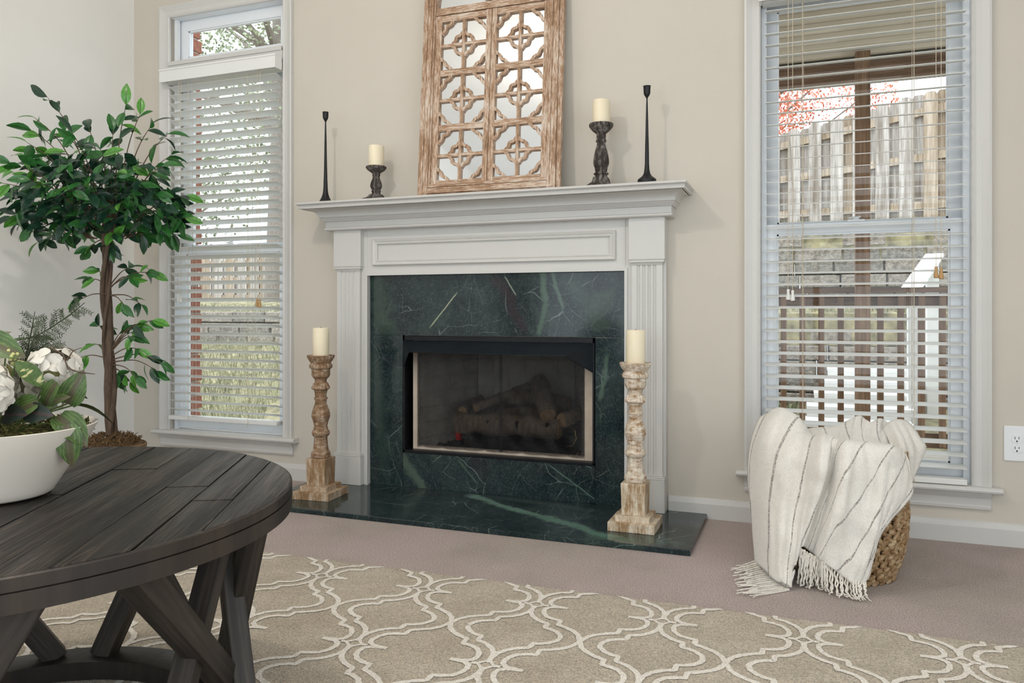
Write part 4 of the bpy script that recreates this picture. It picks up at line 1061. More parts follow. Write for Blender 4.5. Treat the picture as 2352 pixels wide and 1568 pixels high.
# ------------------------------------------------------------------ basket
BC = (.125, -.48); BH = .385
bk = thing('woven_basket', (BC[0], BC[1], 0), 'round brown woven hyacinth basket holding the throw', 'basket')
def br(z):
    t_ = z / BH; return .142 + .040 * math.sin(min(1, t_ * 2.1) * math.pi / 2) - .010 * max(0, t_ - .7)
MB().lathe([(BH, br(BH) - .012), (.20, br(.2) - .012), (.03, br(.03) - .014), (.008, .14), (.006, .001), (.014, .001), (.02, .13), (.04, br(.03) - .022), (.2, br(.2) - .02), (BH, br(BH) - .018), (BH, br(BH) - .012)], BC, 40, cap=False).build('lining', 'hyacinth', bk, True)
rows = 18
random.seed(3)
for k in range(rows):
    z = .015 + (BH - .025) * k / (rows - 1); r_ = br(z); m = MB(); n = 33
    for i in range(n):
        for s_ in (0, 1):
            a = 2 * math.pi * (i + .5 * s_ + .37 * (k % 2)) / n; zz = z + (.0056 if s_ else -.0056) + random.uniform(-.0015, .0015); rr = r_ + random.uniform(-.002, .003)
            p0 = len(m.v); sl = (.55 if s_ else -.55) + random.uniform(-.12, .12); L = 2 * math.pi * r_ / n * .46
            m.ball((0, 0, 0), (L * 1.12, .0080, .0085 * random.uniform(.85, 1.15)), 8, 6)
            M = Matrix.Translation((BC[0] + rr * math.cos(a), BC[1] + rr * math.sin(a), zz)) @ Matrix.Rotation(a + math.pi / 2, 4, 'Z') @ Matrix.Rotation(sl, 4, 'Y')
            m.xform(M, p0)
    m.build('braid_coil', 'hyacinth', bk, 60)
for i in range(30):
    a = 2 * math.pi * i / 30; MB().tube([(BC[0] + (br(z) + .004) * math.cos(a + .04 * math.sin(z * 60)), BC[1] + (br(z) + .004) * math.sin(a + .04 * math.sin(z * 60)), z) for z in [.02 + .0345 * q_ for q_ in range(11)]], .0028, 5).build('upright', 'hyacinth', bk, True)

# ------------------------------------------------------------------ throw
def cr(p0, p1, p2, p3, t_):
    return .5 * ((2 * p1) + (-p0 + p2) * t_ + (2 * p0 - 5 * p1 + 4 * p2 - p3) * t_ * t_ + (-p0 + 3 * p1 - 3 * p2 + p3) * t_ ** 3)
def spline(pts, n):
    pts = [Vector(p) for p in pts]; out = []
    for i in range(len(pts) - 1):
        a, b_, c, d = pts[max(0, i - 1)], pts[i], pts[i + 1], pts[min(len(pts) - 1, i + 2)]
        for k in range(n): out.append(cr(a, b_, c, d, k / n))
    out.append(pts[-1]); return out
bl = MB(); bl.uv = []
def sheet(cols, nu, nv_, u0, du, skew=0.0, wrinkle=.006, fold=.012):
    C = [spline(c, nv_) for c in cols]; rows_ = len(C[0]); G_ = [spline([C[i][j] for i in range(len(C))], nu) for j in range(rows_)]
    n = len(G_[0]); vs = []
    for j in range(rows_):
        for i in range(n):
            p = G_[j][i]; w_ = noise.noise(p * 11) * wrinkle * 1.6 + noise.noise(p * 26) * wrinkle + noise.noise(p * 60) * wrinkle * .3
            w_ += fold * noise.noise(Vector((i * .33, j * .045, u0 * 9))) * min(1, j / 9)
            q_ = p + Vector((.25 * w_, -w_, .3 * w_)); q_.z = max(q_.z, .014); vs.append(q_)
            bl.uv.append((u0 + du * i / (n - 1) + (skew(i / (n - 1)) if callable(skew) else skew) * j / (rows_ - 1), 1.0 * j / (rows_ - 1)))
    bl.add(vs, [(j * n + i, j * n + i + 1, (j + 1) * n + i + 1, (j + 1) * n + i) for j in range(rows_ - 1) for i in range(n - 1)])
sheet([[(-0.088,-0.36,0.453),(-0.128,-0.4,0.456),(-0.158,-0.44,0.354),(-0.16,-0.48,0.252),(-0.148,-0.5,0.144),(-0.135,-0.53,0.012)],[(-0.032,-0.37,0.463),(-0.064,-0.45,0.5),(-0.105,-0.56,0.412),(-0.113,-0.59,0.293),(-0.107,-0.61,0.162),(-0.098,-0.63,0.017)],[(0.009,-0.4,0.43),(-0.008,-0.5,0.471),(-0.044,-0.64,0.388),(-0.056,-0.66,0.285),(-0.059,-0.68,0.158),(-0.061,-0.7,0.005)],[(0.044,-0.5,0.42),(0.025,-0.6,0.437),(0.015,-0.681,0.386),(0.0,-0.685,0.282),(-0.016,-0.7,0.142),(-0.029,-0.73,0.001)],[(0.084,-0.56,0.429),(0.072,-0.645,0.446),(0.065,-0.728,0.398),(0.05,-0.727,0.308),(0.024,-0.715,0.214),(-0.002,-0.71,0.123)],[(0.118,-0.56,0.42),(0.101,-0.676,0.437),(0.09,-0.681,0.366),(0.077,-0.682,0.288),(0.057,-0.675,0.201),(0.029,-0.665,0.101)],[(0.144,-0.56,0.419),(0.127,-0.708,0.439),(0.114,-0.74,0.366),(0.102,-0.743,0.279),(0.08,-0.74,0.195),(0.056,-0.72,0.098)],[(0.19,-0.54,0.413),(0.176,-0.684,0.433),(0.175,-0.7,0.35),(0.157,-0.705,0.262),(0.14,-0.707,0.161),(0.111,-0.715,0.059)],[(0.25,-0.48,0.401),(0.238,-0.666,0.429),(0.226,-0.698,0.366),(0.214,-0.706,0.28),(0.192,-0.71,0.167),(0.15,-0.705,0.028)],[(0.286,-0.43,0.384),(0.274,-0.626,0.414),(0.276,-0.648,0.366),(0.256,-0.666,0.274),(0.211,-0.688,0.175),(0.179,-0.69,0.041)],[(0.296,-0.4,0.361),(0.29,-0.602,0.396),(0.302,-0.612,0.332),(0.299,-0.616,0.279),(0.23,-0.674,0.205),(0.18,-0.7,0.135)]], 9, 9, .0, .60, lambda f: .05 + .17 * max(0, min(1, (f - .42) / .2)))
sheet([[(0.003,-0.5,0.406),(0.005,-0.44,0.414),(0.011,-0.38,0.423),(0.019,-0.32,0.382)],[(0.053,-0.55,0.413),(0.052,-0.48,0.423),(0.051,-0.38,0.431),(0.058,-0.32,0.384)],[(0.097,-0.55,0.406),(0.096,-0.48,0.42),(0.104,-0.37,0.436),(0.11,-0.31,0.385)],[(0.134,-0.55,0.408),(0.139,-0.46,0.432),(0.15,-0.37,0.46),(0.16,-0.31,0.403)],[(0.163,-0.54,0.406),(0.169,-0.44,0.444),(0.184,-0.36,0.474),(0.194,-0.3,0.403)],[(0.191,-0.52,0.404),(0.193,-0.46,0.428),(0.211,-0.39,0.458),(0.22,-0.31,0.406)],[(0.224,-0.5,0.406),(0.225,-0.44,0.433),(0.244,-0.36,0.468),(0.254,-0.3,0.407)],[(0.26,-0.46,0.396),(0.262,-0.42,0.426),(0.278,-0.36,0.451),(0.285,-0.31,0.41)],[(0.288,-0.43,0.382),(0.291,-0.4,0.41),(0.302,-0.35,0.438),(0.306,-0.31,0.397)]], 8, 8, .1, .45, .05)
sheet([[(0.249,-0.4,0.443),(0.263,-0.46,0.415),(0.274,-0.49,0.376),(0.29,-0.5,0.29)],[(0.273,-0.41,0.47),(0.291,-0.47,0.427),(0.297,-0.5,0.38),(0.304,-0.505,0.286)],[(0.302,-0.39,0.473),(0.324,-0.44,0.424),(0.327,-0.47,0.38),(0.318,-0.49,0.298)],[(0.328,-0.36,0.457),(0.358,-0.4,0.411),(0.364,-0.42,0.385),(0.332,-0.45,0.318)],[(0.32,-0.32,0.434),(0.347,-0.35,0.392),(0.354,-0.37,0.362),(0.326,-0.4,0.329)]], 8, 8, .63, .07, .03)
th = thing('throw_blanket', (.06, -.52, .02), 'fuzzy cream throw with thin grey stripes and fringe draped over the basket', 'blanket')
o = bl.build('cloth', 'woven_wool', th, 80); sd = o.modifiers.new('thick', 'SOLIDIFY'); sd.thickness = .007; sd.offset = 0
hz = MB(); random.seed(77)
for f in random.choices(bl.f, k=9000):
    a, b_, c, d = (Vector(bl.v[i]) for i in f); u_, v_ = random.random(), random.random()
    p = a.lerp(b_, u_).lerp(d.lerp(c, u_), v_); nn = (b_ - a).cross(d - a)
    if nn.length < 1e-9: continue
    nn.normalize(); nn *= random.choice((-1, 1)); p = p + nn * .003
    e = p + (nn * random.uniform(.3, 1) + Vector((random.gauss(0, .8), random.gauss(0, .8), random.gauss(0, .8)))).normalized() * random.uniform(.004, .010)
    w_ = nn.orthogonal().normalized() * .00045; hz.add([p - w_, p + w_, e], [(0, 1, 2)])
tag(hz.build('wool_fuzz', 'yarn', th), kind='stuff')
random.seed(8)
for a, b_ in [((-0.135,-0.53,0.015),(-0.184,-0.589,0.008)),((-0.131,-0.538,0.014),(-0.167,-0.594,0.008)),((-0.126,-0.546,0.013),(-0.196,-0.617,0.008)),((-0.122,-0.554,0.012),(-0.178,-0.622,0.008)),((-0.117,-0.562,0.012),(-0.162,-0.627,0.008)),((-0.113,-0.57,0.011),(-0.191,-0.649,0.008)),((-0.108,-0.578,0.01),(-0.173,-0.654,0.008)),((-0.104,-0.586,0.009),(-0.157,-0.659,0.008)),((-0.099,-0.594,0.009),(-0.186,-0.68,0.008)),((-0.095,-0.602,0.008),(-0.168,-0.684,0.008)),((-0.09,-0.61,0.008),(-0.152,-0.689,0.008)),((-0.086,-0.618,0.007),(-0.181,-0.711,0.008)),((-0.082,-0.626,0.006),(-0.163,-0.714,0.008)),((-0.078,-0.634,0.006),(-0.148,-0.719,0.008)),((-0.073,-0.642,0.005),(-0.176,-0.74,0.008)),((-0.069,-0.65,0.005),(-0.158,-0.744,0.008)),((-0.065,-0.658,0.004),(-0.144,-0.749,0.008)),((-0.061,-0.666,0.004),(-0.171,-0.769,0.008)),((-0.057,-0.674,0.003),(-0.153,-0.772,0.008)),((-0.053,-0.682,0.003),(-0.14,-0.777,0.008)),((-0.049,-0.69,0.003),(-0.167,-0.797,0.008)),((-0.044,-0.698,0.002),(-0.148,-0.8,0.008)),((-0.041,-0.706,0.002),(-0.135,-0.805,0.008)),((-0.037,-0.714,0.002),(-0.162,-0.825,0.008)),((-0.033,-0.722,0.001),(-0.144,-0.827,0.008)),((-0.029,-0.73,0.001),(-0.131,-0.832,0.008)),((0.0,-0.71,0.124),(-0.015,-0.676,0.008)),((0.005,-0.71,0.121),(-0.001,-0.692,0.008)),((0.01,-0.71,0.119),(-0.001,-0.656,0.008)),((0.015,-0.71,0.116),(0.002,-0.696,0.008)),((0.02,-0.71,0.114),(0.018,-0.686,0.008)),((0.025,-0.71,0.111),(0.028,-0.661,0.008)),((0.03,-0.71,0.109),(0.026,-0.708,0.008)),((0.035,-0.71,0.106),(0.034,-0.678,0.008)),((0.04,-0.71,0.104),(0.05,-0.675,0.008)),((0.045,-0.71,0.102),(0.054,-0.71,0.008)),((0.05,-0.71,0.099),(0.054,-0.673,0.008)),((0.055,-0.71,0.097),(0.066,-0.696,0.008)),((0.059,-0.72,0.098),(0.066,-0.7,0.008)),((0.066,-0.719,0.094),(0.074,-0.707,0.008)),((0.073,-0.717,0.091),(0.076,-0.717,0.008)),((0.08,-0.716,0.087),(0.09,-0.722,0.008)),((0.087,-0.714,0.084),(0.086,-0.733,0.008)),((0.094,-0.713,0.08),(0.105,-0.735,0.008)),((0.101,-0.711,0.077),(0.098,-0.745,0.008)),((0.108,-0.71,0.073),(0.119,-0.745,0.008)),((0.114,-0.708,0.07),(0.112,-0.754,0.008)),((0.121,-0.707,0.066),(0.13,-0.752,0.008)),((0.128,-0.705,0.063),(0.127,-0.758,0.008)),((0.135,-0.704,0.059),(0.141,-0.756,0.008)),((0.142,-0.702,0.056),(0.143,-0.757,0.008)),((0.149,-0.701,0.052),(0.151,-0.754,0.008)),((0.156,-0.699,0.049),(0.16,-0.751,0.008)),((0.163,-0.698,0.045),(0.161,-0.75,0.008)),((0.169,-0.696,0.042),(0.176,-0.745,0.008)),((0.176,-0.695,0.038),(0.173,-0.746,0.008))]:
    a, b_ = Vector(a), Vector(b_); m = MB(); d = b_ - a
    for q_ in range(2):
        e = b_ + Vector((random.uniform(-.012, .012), random.uniform(-.012, .012), 0)); ph = random.uniform(0, 6)
        mid1 = a + Vector((d.x * .12, d.y * .15, min(-.01, d.z * .55))); mid2 = a + Vector((d.x * .45, d.y * .5, d.z * .97 + .004))
        if d.z > -.05: mid1 = a + d * .33; mid2 = a + d * .66
        pts = spline([a, mid1, mid2, e], 6)
        pts = [p + Vector((.002 * math.sin(i * 1.3 + ph), .002 * math.cos(i * 1.1 + ph), .001 * q_)) for i, p in enumerate(pts)]
        for p in pts: p.z = max(p.z, .004)
        m.tube(pts, [.0023 - .0010 * i / len(pts) for i in range(len(pts))], 5)
    m.build('tassel', 'yarn', th, True)

# ------------------------------------------------------------------ ficus tree
FX, FY = -2.664, -.75
fi = thing('ficus_tree', (FX, FY, 0), 'artificial ficus tree with twisted trunk in the corner by the left window', 'plant')
MB().lathe([(.26, .125), (.275, .135), (.27, .14), (.15, .125), (.01, .105), (0, .10)], (FX, FY), 32).build('pot', 'pot_weave', fi, True)
m = MB(); random.seed(14)
for i in range(700):
    a = random.uniform(0, 6.283); r_ = .118 * math.sqrt(random.random()); h_ = .275 + .030 * (1 - (r_ / .12) ** 2) + random.uniform(0, .012)
    p = Vector((FX + r_ * math.cos(a), FY + r_ * math.sin(a), h_)); d = Vector((random.uniform(-1, 1), random.uniform(-1, 1), random.uniform(-.3, 1))).normalized() * random.uniform(.01, .024)
    m.tube([p, p + d * .5 + Vector((0, 0, .003)), p + d], [.0026, .002, .0008], 3, cap=False)
m.lathe([(.300, .001), (.292, .06), (.272, .125)], (FX, FY), 32, cap=False)
tag(m.build('moss', 'dry_moss', fi), kind='stuff')
def trunk_pt(z, ph, amp=.014):
    s_ = (z - .27) / 1.0
    return Vector((FX + amp * math.cos(ph + z * 9) + .012 * math.sin(z * 5.0) - .004, FY + amp * math.sin(ph + z * 9), z))
for ph, r0 in ((0, .0165), (2.2, .011), (4.2, .008)):
    zs = [.27 + 1.0 * i / 30 for i in range(31)]
    MB().tube([trunk_pt(z, ph, .008 if r0 > .015 else .0165) for z in zs], [r0 * (1 - .25 * i / 30) for i in range(31)], 10, lump=.2).build('trunk', 'ficus_bark', fi, True)
LV = []
for mt in ('ficus_dark', 'ficus_mid', 'ficus_bright'):
    for ln, wd, cu in ((.084, .040, .15), (.078, .038, .40)):
        LV.append(leaf_mesh('leaf', mt, ln, wd, .30, cu, oval, 5))
crown = Vector((FX, FY, 1.22)); tw = MB()
FB0 = Vector((FX, FY, 0))
random.seed(33)
def sprig(base, tip, nl, bright, par, ls=1.0):
    base, tip = Vector(base), Vector(tip); d = tip - base; L = d.length; mid = base + d * .55 + Vector((0, 0, .12 * L * (1 if d.z > -.1 else 1.3)))
    pts = spline([base, mid, tip], 8)
    MB().tube(pts, [.0032 - .0022 * i / (len(pts) - 1) for i in range(len(pts))], 5).build('branch', 'twig', par)
    for k in range(nl):
        f = max(.34, 1 - .085 * k); idx = min(len(pts) - 1, int(f * (len(pts) - 1))); p = pts[idx]
        dirn = (pts[idx] - pts[max(0, idx - 1)]).normalized() if idx else d.normalized()
        side = Vector((random.gauss(0, 1), random.gauss(0, 1), random.gauss(-.15, .6))).normalized()
        y = (dirn * (1.1 if k == 0 else .55) + side * (.35 if k == 0 else .95) + Vector((0, 0, -.28))).normalized()
        face = Vector((random.gauss(0, .6) + .1, random.gauss(-.7, .6), random.gauss(.7, .5)))
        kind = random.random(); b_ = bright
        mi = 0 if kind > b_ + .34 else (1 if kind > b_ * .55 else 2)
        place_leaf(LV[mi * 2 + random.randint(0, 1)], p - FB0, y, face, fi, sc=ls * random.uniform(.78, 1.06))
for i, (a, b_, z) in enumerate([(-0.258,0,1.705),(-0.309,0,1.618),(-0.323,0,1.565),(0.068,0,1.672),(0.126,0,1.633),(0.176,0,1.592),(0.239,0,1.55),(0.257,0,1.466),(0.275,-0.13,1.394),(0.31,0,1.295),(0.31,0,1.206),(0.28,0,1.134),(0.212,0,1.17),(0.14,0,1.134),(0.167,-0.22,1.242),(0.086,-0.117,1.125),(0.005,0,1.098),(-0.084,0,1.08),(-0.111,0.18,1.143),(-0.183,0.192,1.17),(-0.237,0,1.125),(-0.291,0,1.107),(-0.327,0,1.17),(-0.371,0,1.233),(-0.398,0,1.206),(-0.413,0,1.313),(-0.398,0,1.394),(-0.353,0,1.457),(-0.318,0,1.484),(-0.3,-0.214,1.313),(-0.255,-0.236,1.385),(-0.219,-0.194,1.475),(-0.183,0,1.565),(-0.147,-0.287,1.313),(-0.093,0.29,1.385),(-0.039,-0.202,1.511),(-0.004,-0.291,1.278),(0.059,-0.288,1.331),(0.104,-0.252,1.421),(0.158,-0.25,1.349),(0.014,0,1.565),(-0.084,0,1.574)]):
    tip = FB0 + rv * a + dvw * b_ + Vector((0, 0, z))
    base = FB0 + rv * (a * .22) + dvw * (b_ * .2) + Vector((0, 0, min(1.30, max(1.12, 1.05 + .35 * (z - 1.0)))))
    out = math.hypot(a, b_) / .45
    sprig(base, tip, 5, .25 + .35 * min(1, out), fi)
# inner mass of leaves nobody could count
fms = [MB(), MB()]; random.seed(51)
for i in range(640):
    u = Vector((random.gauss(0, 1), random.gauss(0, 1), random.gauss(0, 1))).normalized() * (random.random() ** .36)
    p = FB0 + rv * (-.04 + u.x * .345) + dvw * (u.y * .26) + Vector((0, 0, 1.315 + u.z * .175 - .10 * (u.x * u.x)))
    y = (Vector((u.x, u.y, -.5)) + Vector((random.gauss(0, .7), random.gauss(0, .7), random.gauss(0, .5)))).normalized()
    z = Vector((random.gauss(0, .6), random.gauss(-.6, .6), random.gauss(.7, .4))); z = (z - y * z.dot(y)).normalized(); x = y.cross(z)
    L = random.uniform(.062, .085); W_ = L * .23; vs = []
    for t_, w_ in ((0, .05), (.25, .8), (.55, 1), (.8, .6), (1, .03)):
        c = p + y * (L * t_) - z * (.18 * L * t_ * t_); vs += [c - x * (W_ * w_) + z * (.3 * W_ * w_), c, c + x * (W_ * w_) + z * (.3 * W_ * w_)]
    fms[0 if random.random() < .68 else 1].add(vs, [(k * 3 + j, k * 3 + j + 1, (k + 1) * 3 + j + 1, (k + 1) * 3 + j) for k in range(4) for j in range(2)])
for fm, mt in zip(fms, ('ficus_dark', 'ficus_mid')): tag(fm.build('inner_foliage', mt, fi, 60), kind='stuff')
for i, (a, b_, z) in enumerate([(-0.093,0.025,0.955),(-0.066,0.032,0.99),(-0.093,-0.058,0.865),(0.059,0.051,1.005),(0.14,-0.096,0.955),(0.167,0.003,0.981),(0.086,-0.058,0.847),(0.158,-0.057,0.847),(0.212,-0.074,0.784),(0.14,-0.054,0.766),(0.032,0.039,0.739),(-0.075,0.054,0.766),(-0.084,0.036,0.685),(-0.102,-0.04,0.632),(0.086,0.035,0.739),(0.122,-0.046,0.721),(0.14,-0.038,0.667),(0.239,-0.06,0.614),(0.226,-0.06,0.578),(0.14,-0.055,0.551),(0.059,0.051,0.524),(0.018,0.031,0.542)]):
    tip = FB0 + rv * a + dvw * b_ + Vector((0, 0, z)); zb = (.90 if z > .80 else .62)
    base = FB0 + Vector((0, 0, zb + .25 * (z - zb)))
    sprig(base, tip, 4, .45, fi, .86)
# ------------------------------------------------------------------ porch outside the right window
pc = thing('porch_roof', (.8, 1.5, 2.5), 'beige porch ceiling with brown wooden beam outside the right window', 'porch roof')
B(-1.2, 3.6, .15, 2.75, 2.56, 2.62).build('soffit', 'porch_ceiling_tin', pc)
for k in range(13):
    y = .25 + k * .2; B(-1.2, 3.6, y, y + .05, 2.53, 2.56).build('soffit_rib', 'porch_ceiling_tin', pc, bevel=.004)
B(-1.2, 3.6, 2.56, 2.68, 2.385, 2.53).build('beam', 'porch_wood_x', pc, bevel=.004)
tag(B(.340, .430, 2.39, 2.475, -.16, 2.53).build('porch_post', 'porch_wood', None, bevel=.004), 'brown wooden porch post outside the right window', 'post')
rl = thing('porch_railing', (.4, 2.55, -.15), 'brown wooden porch railing with square pickets', 'railing')
B(-1.2, 3.6, 2.49, 2.63, .945, .978).build('top_rail', 'porch_wood_x', rl, bevel=.003)
B(-1.2, 3.6, 2.54, 2.58, .845, .940).build('upper_rail', 'porch_wood_x', rl, bevel=.003)
B(-1.2, 3.6, 2.54, 2.58, -.075, .02).build('lower_rail', 'porch_wood_x', rl, bevel=.003)
pk = B(-.019, .019, -.019, .019, -.06, .93).mesh('picket', 'porch_wood')
for k in range(-9, 26):
    x = -.108 + .1215 * k
    if .32 < x < .46: continue
    inst('picket', pk, rl, Matrix.Translation((x - .4, 2.52 - 2.55, .15)))
dk = thing('porch_deck', (.8, 1.4, -.2), 'grey brown porch deck boards outside the right window', 'deck')
for k in range(19):
    y = .15 + k * .14; B(-1.2, 3.6, y + .004, y + .136, -.19, -.16).build('plank', 'deck_grey', dk)
# white steps and handrail
sp = thing('white_steps', (.4, 4.0, -.3), 'white painted garden steps beyond the porch railing', 'steps')
for k in range(6):
    f = k / 5; y = 3.15 + 1.15 * f; z = -.13 + .44 * f; a = -.07 + .30 * f; b_ = .78 + .16 * f
    B(a, b_, y, y + .30, z - .03, z).build('tread', 'white_paint_wood', sp, bevel=.004)
    B(a, b_, y + .005, y + .02, z - .12, z - .03).build('riser', 'white_paint_wood', sp)
B(-.05, .78, 3.3, 4.55, -.34, -.2).build('stringer', 'white_paint_wood', sp)
hr = thing('white_handrail', (.95, 4.0, 0), 'white sloping handrail with two posts beside the garden steps', 'handrail')
MB().beam((.80, 3.55, .985), (1.075, 4.28, 1.30), .14, .035).build('handrail', 'white_paint_wood', hr, bevel=.004)
for x, y, z1 in ((.85, 3.75, 1.06), (1.045, 4.2, 1.25)):
    B(x - .045, x + .045, y - .045, y + .045, -.1, z1).build('post', 'white_paint_wood', hr, bevel=.004)

# ------------------------------------------------------------------ block walls, banks, fences
random.seed(17)
def ground(nm, pts, mt, label):
    m = MB(); n = len(pts); m.add([(x, y, z) for x, y, z in pts] + [(x, y, z - .3) for x, y, z in pts], [tuple(range(n)), tuple(range(n, 2 * n))[::-1]] + [(i, n + i, n + (i + 1) % n, (i + 1) % n) for i in range(n)])
    return struct(m.build(nm, mt, recalc=True))
ground('ground_lower', [(-2.6, .16, -.32), (16, .16, -.32), (16, 4.7, -.05), (-2.6, 4.7, -.05)], 'ground_dirt', '')
ground('ground_slope', [(-26, .16, -.30), (-2.6, .16, -.30), (-2.6, 4.15, .46), (-26, 4.15, .46)], 'ground_dirt', '')
ground('ground_shelf', [(-26, 4.25, .80), (-2.6, 4.25, .80), (-2.6, 4.72, .80), (-26, 4.72, .80)], 'ground_dirt', '')
ground('ground_terrace', [(-26, 4.7, .80), (16, 4.7, .80), (16, 5.6, .95), (-26, 5.6, .95)], 'ground_dirt', '')
ground('ground_upper', [(-4.2, 5.6, 1.62), (16, 5.6, 1.62), (16, 9, 2.1), (-4.2, 9, 2.1)], 'ground_dirt', '')
ground('ground_bank', [(-26, 5.55, .80), (-4.2, 5.55, .80), (-4.2, 14, 1.25), (-26, 14, 1.25)], 'ground_dirt', '')
ground('ground_far', [(-40, 13.9, 1.25), (-4.2, 13.9, 1.25), (-4.2, 40, 2.0), (-40, 40, 2.0)], 'ground_dirt', '')
ground('ground_hill', [(-4.2, 8.9, 2.09), (30, 8.9, 2.09), (30, 40, 2.6), (-4.2, 40, 2.6)], 'ground_dirt', '')
def block_wall(nm, x0, x1, y, z0, z1, bl_, rows_, label):
    root = thing(nm, ((x0 + x1) / 2, y, z0), label, 'retaining wall'); h_ = (z1 - z0) / rows_
    for r_ in range(rows_):
        x = x0 - (r_ % 2) * bl_ / 2 + random.uniform(-.05, .05)
        while x < x1:
            wd = bl_ * random.uniform(.85, 1.15); j = random.uniform(-.02, .02); c = .012
            zz0, zz1 = z0 + r_ * h_ + .003, z0 + (r_ + 1) * h_ - .003; a, b_ = x + .004, x + wd - .004; yf = y + j + .02 * r_
            m = MB().add([(a, yf + .03, zz0), (b_, yf + .03, zz0), (b_, yf + .03, zz1), (a, yf + .03, zz1), (a + c, yf, zz0 + c), (b_ - c, yf, zz0 + c), (b_ - c, yf, zz1 - c), (a + c, yf, zz1 - c), (a, yf + .25, zz0), (b_, yf + .25, zz0), (b_, yf + .25, zz1), (a, yf + .25, zz1)],
                       [(4, 5, 6, 7), (0, 1, 5, 4), (1, 2, 6, 5), (2, 3, 7, 6), (3, 0, 4, 7), (1, 0, 8, 9), (2, 1, 9, 10), (3, 2, 10, 11), (0, 3, 11, 8), (8, 11, 10, 9)])
            m.build('block', random.choice(('block_stone', 'block_stone', 'block_stone_b')), root); x += wd
block_wall('retaining_wall', -1.6, 3.0, 5.52, .92, 1.64, .42, 5, 'upper rough stone block retaining wall under the fence')
block_wall('retaining_wall', -1.6, 3.0, 4.62, -.10, .80, .42, 6, 'lower rough stone block retaining wall behind the white steps')
block_wall('retaining_wall', -9.5, -3.6, 4.05, .42, .82, .45, 3, 'rough stone block retaining wall seen through the left blind')
def grass(nm, label, spots, n, h_, seed):
    random.seed(seed); m = MB()
    for i in range(n):
        x, y, z = random.choice(spots)(); l_ = h_ * random.uniform(.5, 1.2); a = random.uniform(0, 6.28); dx, dy = math.cos(a) * l_ * .5, math.sin(a) * l_ * .5; w_ = l_ * .05
        m.add([(x - w_, y, z), (x + w_, y, z), (x + dx * .4 + w_ * .6, y + dy * .4, z + l_ * .7), (x + dx, y + dy, z + l_), (x + dx * .4 - w_ * .6, y + dy * .4, z + l_ * .7)], [(0, 1, 2, 3, 4)])
    return tag(m.build(nm, 'grass_blade'), label, 'grass', kind='stuff')
U = random.uniform
def slope_pt():
    y = U(.5, 4.0); return (U(-3.2 - y * 1.6, -3.0 - y * .5), y, -.30 + .19 * (y - .16))
grass('grass_tufts', 'green grass tufts along the stone terraces beyond the porch', [lambda: (U(-1.5, 2.6), U(4.75, 5.0), .80), lambda: (U(-1.5, 2.6), U(6.2, 6.5), 1.70), lambda: (U(-.6, -.05), U(3.3, 4.4), -.12)], 1500, .16, 4)
grass('grass_slope', 'patchy grass on the slope outside the left window', [slope_pt, slope_pt, slope_pt, lambda: (U(-10, -4), U(4.5, 5.4), .82)], 7000, .10, 5)
random.seed(23)
def fence(nm, a, b_, z0, ztop, nb, label, gap=.0):
    a, b_ = Vector(a), Vector(b_); d = b_ - a; L = d.length; d.normalize(); nrm = Vector((-d.y, d.x, 0)); wd = L / nb
    root = thing(nm, (a.x, a.y, z0[0]), label, 'fence')
    for f in (.12, .5, .86):
        p = a + Vector((0, 0, z0[0] + (ztop[0] - z0[0]) * f)); q_ = b_ + Vector((0, 0, z0[1] + (ztop[1] - z0[1]) * f))
        MB().beam(p, q_, .04, .09).build('rail', 'fence_wood_b', root)
    for i in range(nb):
        f = (i + .5) / nb; p = a + d * (L * f); zb = z0[0] + (z0[1] - z0[0]) * f; zt = ztop[0] + (ztop[1] - ztop[0]) * f + random.uniform(-.02, .02)
        s_ = -1 if i % 2 else 1; w_ = wd * (1.22 if s_ < 0 else 1.16) / 2; p = p + nrm * (.035 * -s_)
        ol = [(-w_, 0), (w_, 0), (w_, zt - zb - .05), (w_ - .035, zt - zb), (-w_ + .035, zt - zb), (-w_, zt - zb - .05)]
        m = MB().prism(ol, lambda q2, k: tuple(p + d * q2[0] + nrm * (.018 * k) + Vector((0, 0, zb + q2[1]))))
        m.build('board', 'fence_wood' if random.random() < .72 else 'fence_wood_b', root, recalc=True)
fence('wooden_fence', (-2.4, 8.02, 0), (3.4, 6.62, 0), (1.98, 1.86), (2.80, 3.72), 46, 'weathered grey wooden fence on the bank beyond the porch')
fence('wooden_fence', (-24, 13.2, 0), (-5, 12.2, 0), (1.0, 1.1), (2.15, 2.3), 96, 'weathered wooden fence far behind the left window')

# ------------------------------------------------------------------ brick reveal of the house beside the left window
bc = thing('brick_reveal', (-3.12, .2, 0), 'red brick edge of the house outside the left window', 'brickwork')
for k in range(33):
    z = .06 + k * .0755; B(-3.30, -3.112, .142, .245 + .012 * (k % 2), z, z + .066).build('brick', 'brick_red', bc, bevel=.003)
B(-3.30, -3.119, .142, .235, .0, 2.56).build('mortar_core', 'mortar', bc)

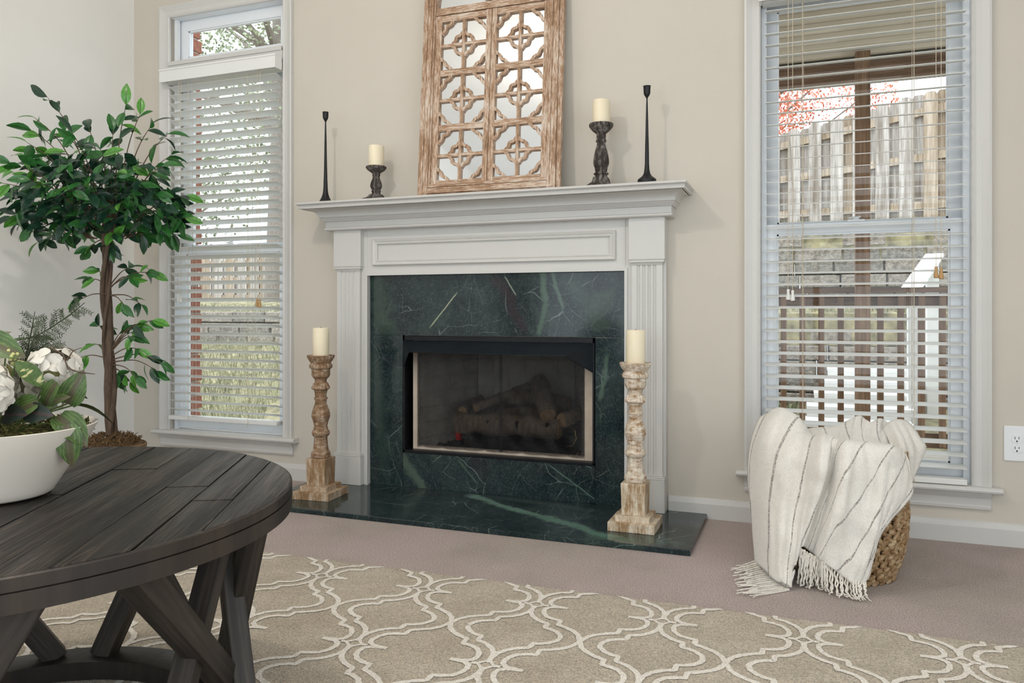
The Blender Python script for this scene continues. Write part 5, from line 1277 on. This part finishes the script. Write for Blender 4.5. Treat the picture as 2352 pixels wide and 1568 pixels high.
# ------------------------------------------------------------------ trees
def tree(nm, x, y, z0, h_, rad, n, ls, mt, label, seed, trunk=.16, cz=None):
    random.seed(seed); root = thing(nm, (x, y, z0), label, 'tree')
    m = MB(); m.tube([(x, y, z0), (x + .08, y, z0 + h_ * .4), (x - .05, y + .1, z0 + h_ * .9)], [trunk, trunk * .75, trunk * .2], 10)
    for i in range(14):
        a = i * 2.4; zb = z0 + h_ * random.uniform(.3, .75); e = Vector((x + math.cos(a) * rad * .8, y + math.sin(a) * rad * .8, zb + rad * random.uniform(.2, .7)))
        m.tube([(x, y, zb), ((x + e.x) / 2, (y + e.y) / 2, (zb + e.z) / 2 + .1), e], [trunk * .35, trunk * .2, .01], 6)
    m.build('trunk', 'tree_bark', root, True)
    f = MB(); cz = cz or z0 + h_ * .68
    for i in range(n):
        u = Vector((random.gauss(0, 1), random.gauss(0, 1), random.gauss(0, .8))).normalized() * (random.random() ** .4); p = Vector((x, y, cz)) + Vector((u.x * rad, u.y * rad, u.z * rad * .9))
        if noise.noise(p * 1.3) < -.12: continue
        d = Vector((random.gauss(0, 1), random.gauss(0, 1), random.gauss(0, 1))).normalized() * ls; e = d.orthogonal().normalized() * ls * .35
        f.add([p - d * .5, p + e, p + d * .5, p - e], [(0, 1, 2, 3)])
    tag(f.build('foliage', mt, root), kind='stuff')
tree('leafy_tree', -7.4, 6.4, .8, 6.6, 2.5, 15000, .062, 'tree_leaf', 'thin leaved green tree seen through the transom of the left window', 3)
tree('leafy_tree', -14.0, 18.5, 1.2, 8, 3.4, 6500, .17, 'tree_leaf', 'distant green tree far behind the fence, left window', 4)
tree('leafy_tree', -21.5, 19, 1.2, 7, 3.2, 3600, .17, 'tree_leaf', 'distant green tree at the far left behind the fence', 6)
tree('leafy_tree', -8.0, 15.4, 1.2, 6, 2.4, 6000, .13, 'tree_leaf', 'bushy green tree straight behind the far fence, left window', 8)
tree('red_maple', -.5, 10.4, 2.05, 3.2, 2.0, 9500, .065, 'maple_leaf', 'red leaved maple behind the fence on the bank', 5, .07)
